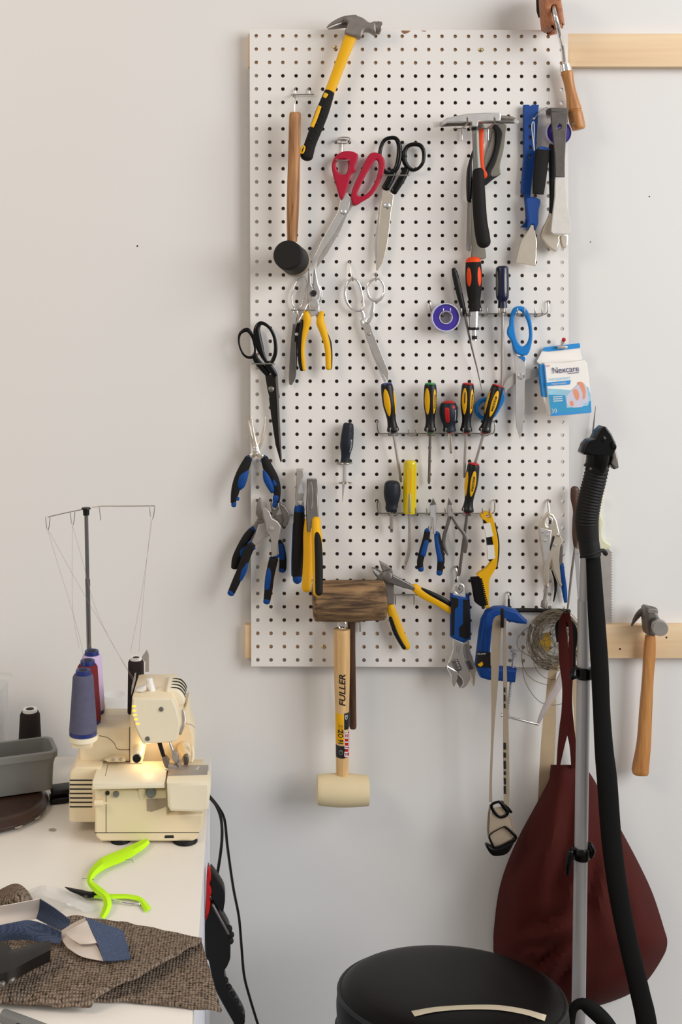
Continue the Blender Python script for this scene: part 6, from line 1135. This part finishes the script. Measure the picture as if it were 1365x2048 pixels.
P(t, 'body', m_blkmet, grid(ND, [[(-60, 640, 42), (10, 650, 42), (50, 690, 40), (150, 665, 40), (243, 640, 40)], [(-60, 720, 42), (10, 720, 42), (60, 715, 41), (150, 690, 41), (246, 662, 40)], [(-60, 815, 40), (20, 800, 40), (80, 775, 40), (160, 730, 40), (246, 690, 40)]], 14, 3)); PS(t, 'bolt', m_dsteel, *[fball_ for fball_ in (ball(ND(40, 698, .042), .006, .006, .004), ball(ND(52, 775, .041), .006, .006, .004), ball(ND(8, 797, .041), .005, .005, .004))])
t = T('marker_pen', 'grey marker pen lying at the bottom left corner of the desk', 'pen')
a, b = ND(8, 952, .008), ND(240, 1040, .008)
P(t, 'barrel', m_tray, La(None, a, b, [(0, .004), (.03, .0075), (.35, .0078), (1, .0078)], k=1, world=True).mesh()); P(t, 'lettering', m_ink, La(None, a, b, [(.38, .008), (.7, .008)], k=1, world=True).band(.4, .68, -.3, .5, .0002), label='dark print')
# ------------------------------------------------------------------ cables and clamp hanging beside the desk
T1('power_cable', 'black cable bulging outward from the sewing machine and falling along the wall', 'cable', m_blk, wire(N1, [(40, 90, 230), (85, 140, 230), (160, 235, 222), (208, 340, 210), (232, 560, 190), (280, 900, 150), (328, 1150, 120), (350, 1400, 100), (372, 1640, 90), (420, 1830, 80), (490, 2060, 70)], 2.5, 6), wire(N1, [(490, 2060, 70), (560, 2350, 60)], 2.5, 1), group='cables of the sewing machine')
T1('power_cable', 'black cable from the sewing machine curving back behind the red and black clamp', 'cable', m_blk, wire(N1, [(40, 100, 240), (85, 150, 240), (140, 220, 240), (180, 340, 240), (184, 520, 245), (150, 770, 250), (105, 980, 255), (68, 1180, 262), (50, 1330, 268), (50, 1500, 270)], 2.6, 6), group='cables of the sewing machine')
t = T('spring_clamp', 'black and red squeeze clamp hanging on the side of the desk', 'clamp')
P(t, 'body', m_blk, pl(N1, [(85, 765), (110, 780), (150, 835), (200, 920), (212, 1000), (205, 1060), (190, 1115), (140, 1060), (110, 1010), (80, 960), (70, 860)], 300, 24, 2.0), pl(N1, [(60, 1100), (110, 1020), (160, 1100), (235, 1230), (250, 1290), (250, 1340), (255, 1400), (256, 1500), (230, 1570), (205, 1620), (230, 1750), (290, 1840), (370, 1985), (372, 2060), (300, 2090), (280, 2040), (200, 1900), (120, 1740), (75, 1530), (55, 1510), (46, 1400), (46, 1200)], 296, 26, 2.0)); PS(t, 'rib', m_blkgrip, *[fball(N1, x, y, 318, r, .8) for x, y, r in ((240, 1250, 34), (262, 1300, 28), (255, 1350, 30), (215, 1680, 26), (245, 1740, 26), (275, 1800, 26), (305, 1860, 26), (335, 1925, 28), (355, 1985, 26))])
P(t, 'jaw_pad', m_redcap, pl(N1, [(60, 762), (85, 766), (95, 830), (80, 880), (98, 940), (80, 1010), (88, 1060), (66, 1150), (46, 1170), (52, 960)], 312, 18, 2), label='red jaw pad'); PS(t, 'bar', m_dsteel, sw(N1, [(73, 700, 318, 6), (72, 780, 318, 6)], k=1), sw(N1, [(110, 1050, 330, 10), (240, 1290, 330, 10)], k=1), label='steel bar')
finalize()
# ------------------------------------------------------------------ light
def area(name, loc, aim, size, power, color, sy=None):
    l = bpy.data.lights.new(name, 'AREA'); l.energy = power; l.color = color; l.shape = 'RECTANGLE'; l.size = size; l.size_y = sy or size
    o = bpy.data.objects.new(name, l); COL.objects.link(o); o.location = loc
    o.rotation_euler = (Vector(aim) - Vector(loc)).to_track_quat('-Z', 'Y').to_euler(); return o
area('window_daylight', (3.3, -2.3, 2.5), (0.1, 0, 1.15), 2.6, 130, (0.985, 0.985, 0.985), 2.4)
area('room_lamp', (-1.5, -1.7, 2.7), (-.5, 0, 1.3), .8, 17, (1.0, .80, .60))
l = bpy.data.lights.new('machine_lamp', 'POINT'); l.energy = .038; l.color = (1.0, .72, .38); l.shadow_soft_size = .006
o = bpy.data.objects.new('machine_lamp', l); COL.objects.link(o); o.location = M(880, 650, .335)
w = bpy.data.worlds.new('World'); SC.world = w; w.use_nodes = True
bg = w.node_tree.nodes['Background']; bg.inputs['Color'].default_value = (1.0, .98, .968, 1); bg.inputs['Strength'].default_value = 0.35
# ------------------------------------------------------------------ camera
cam = bpy.data.cameras.new('camera'); co = bpy.data.objects.new('camera', cam); COL.objects.link(co); SC.camera = co
co.location = (0, -DIST, ZC); co.rotation_euler = (PI / 2, 0, 0)
cam.sensor_fit = 'VERTICAL'; cam.sensor_height = 36; cam.sensor_width = 24; cam.lens = FP * 36 / 2048
cam.shift_x = (682.5 - CX) / 2048; cam.shift_y = -(1024 - CY) / 2048; cam.clip_start = .05
vs = SC.view_settings; vs.view_transform = 'Standard'; vs.look = 'None'; vs.gamma = 1.0; vs.use_curve_mapping = False; vs.exposure = 0.0
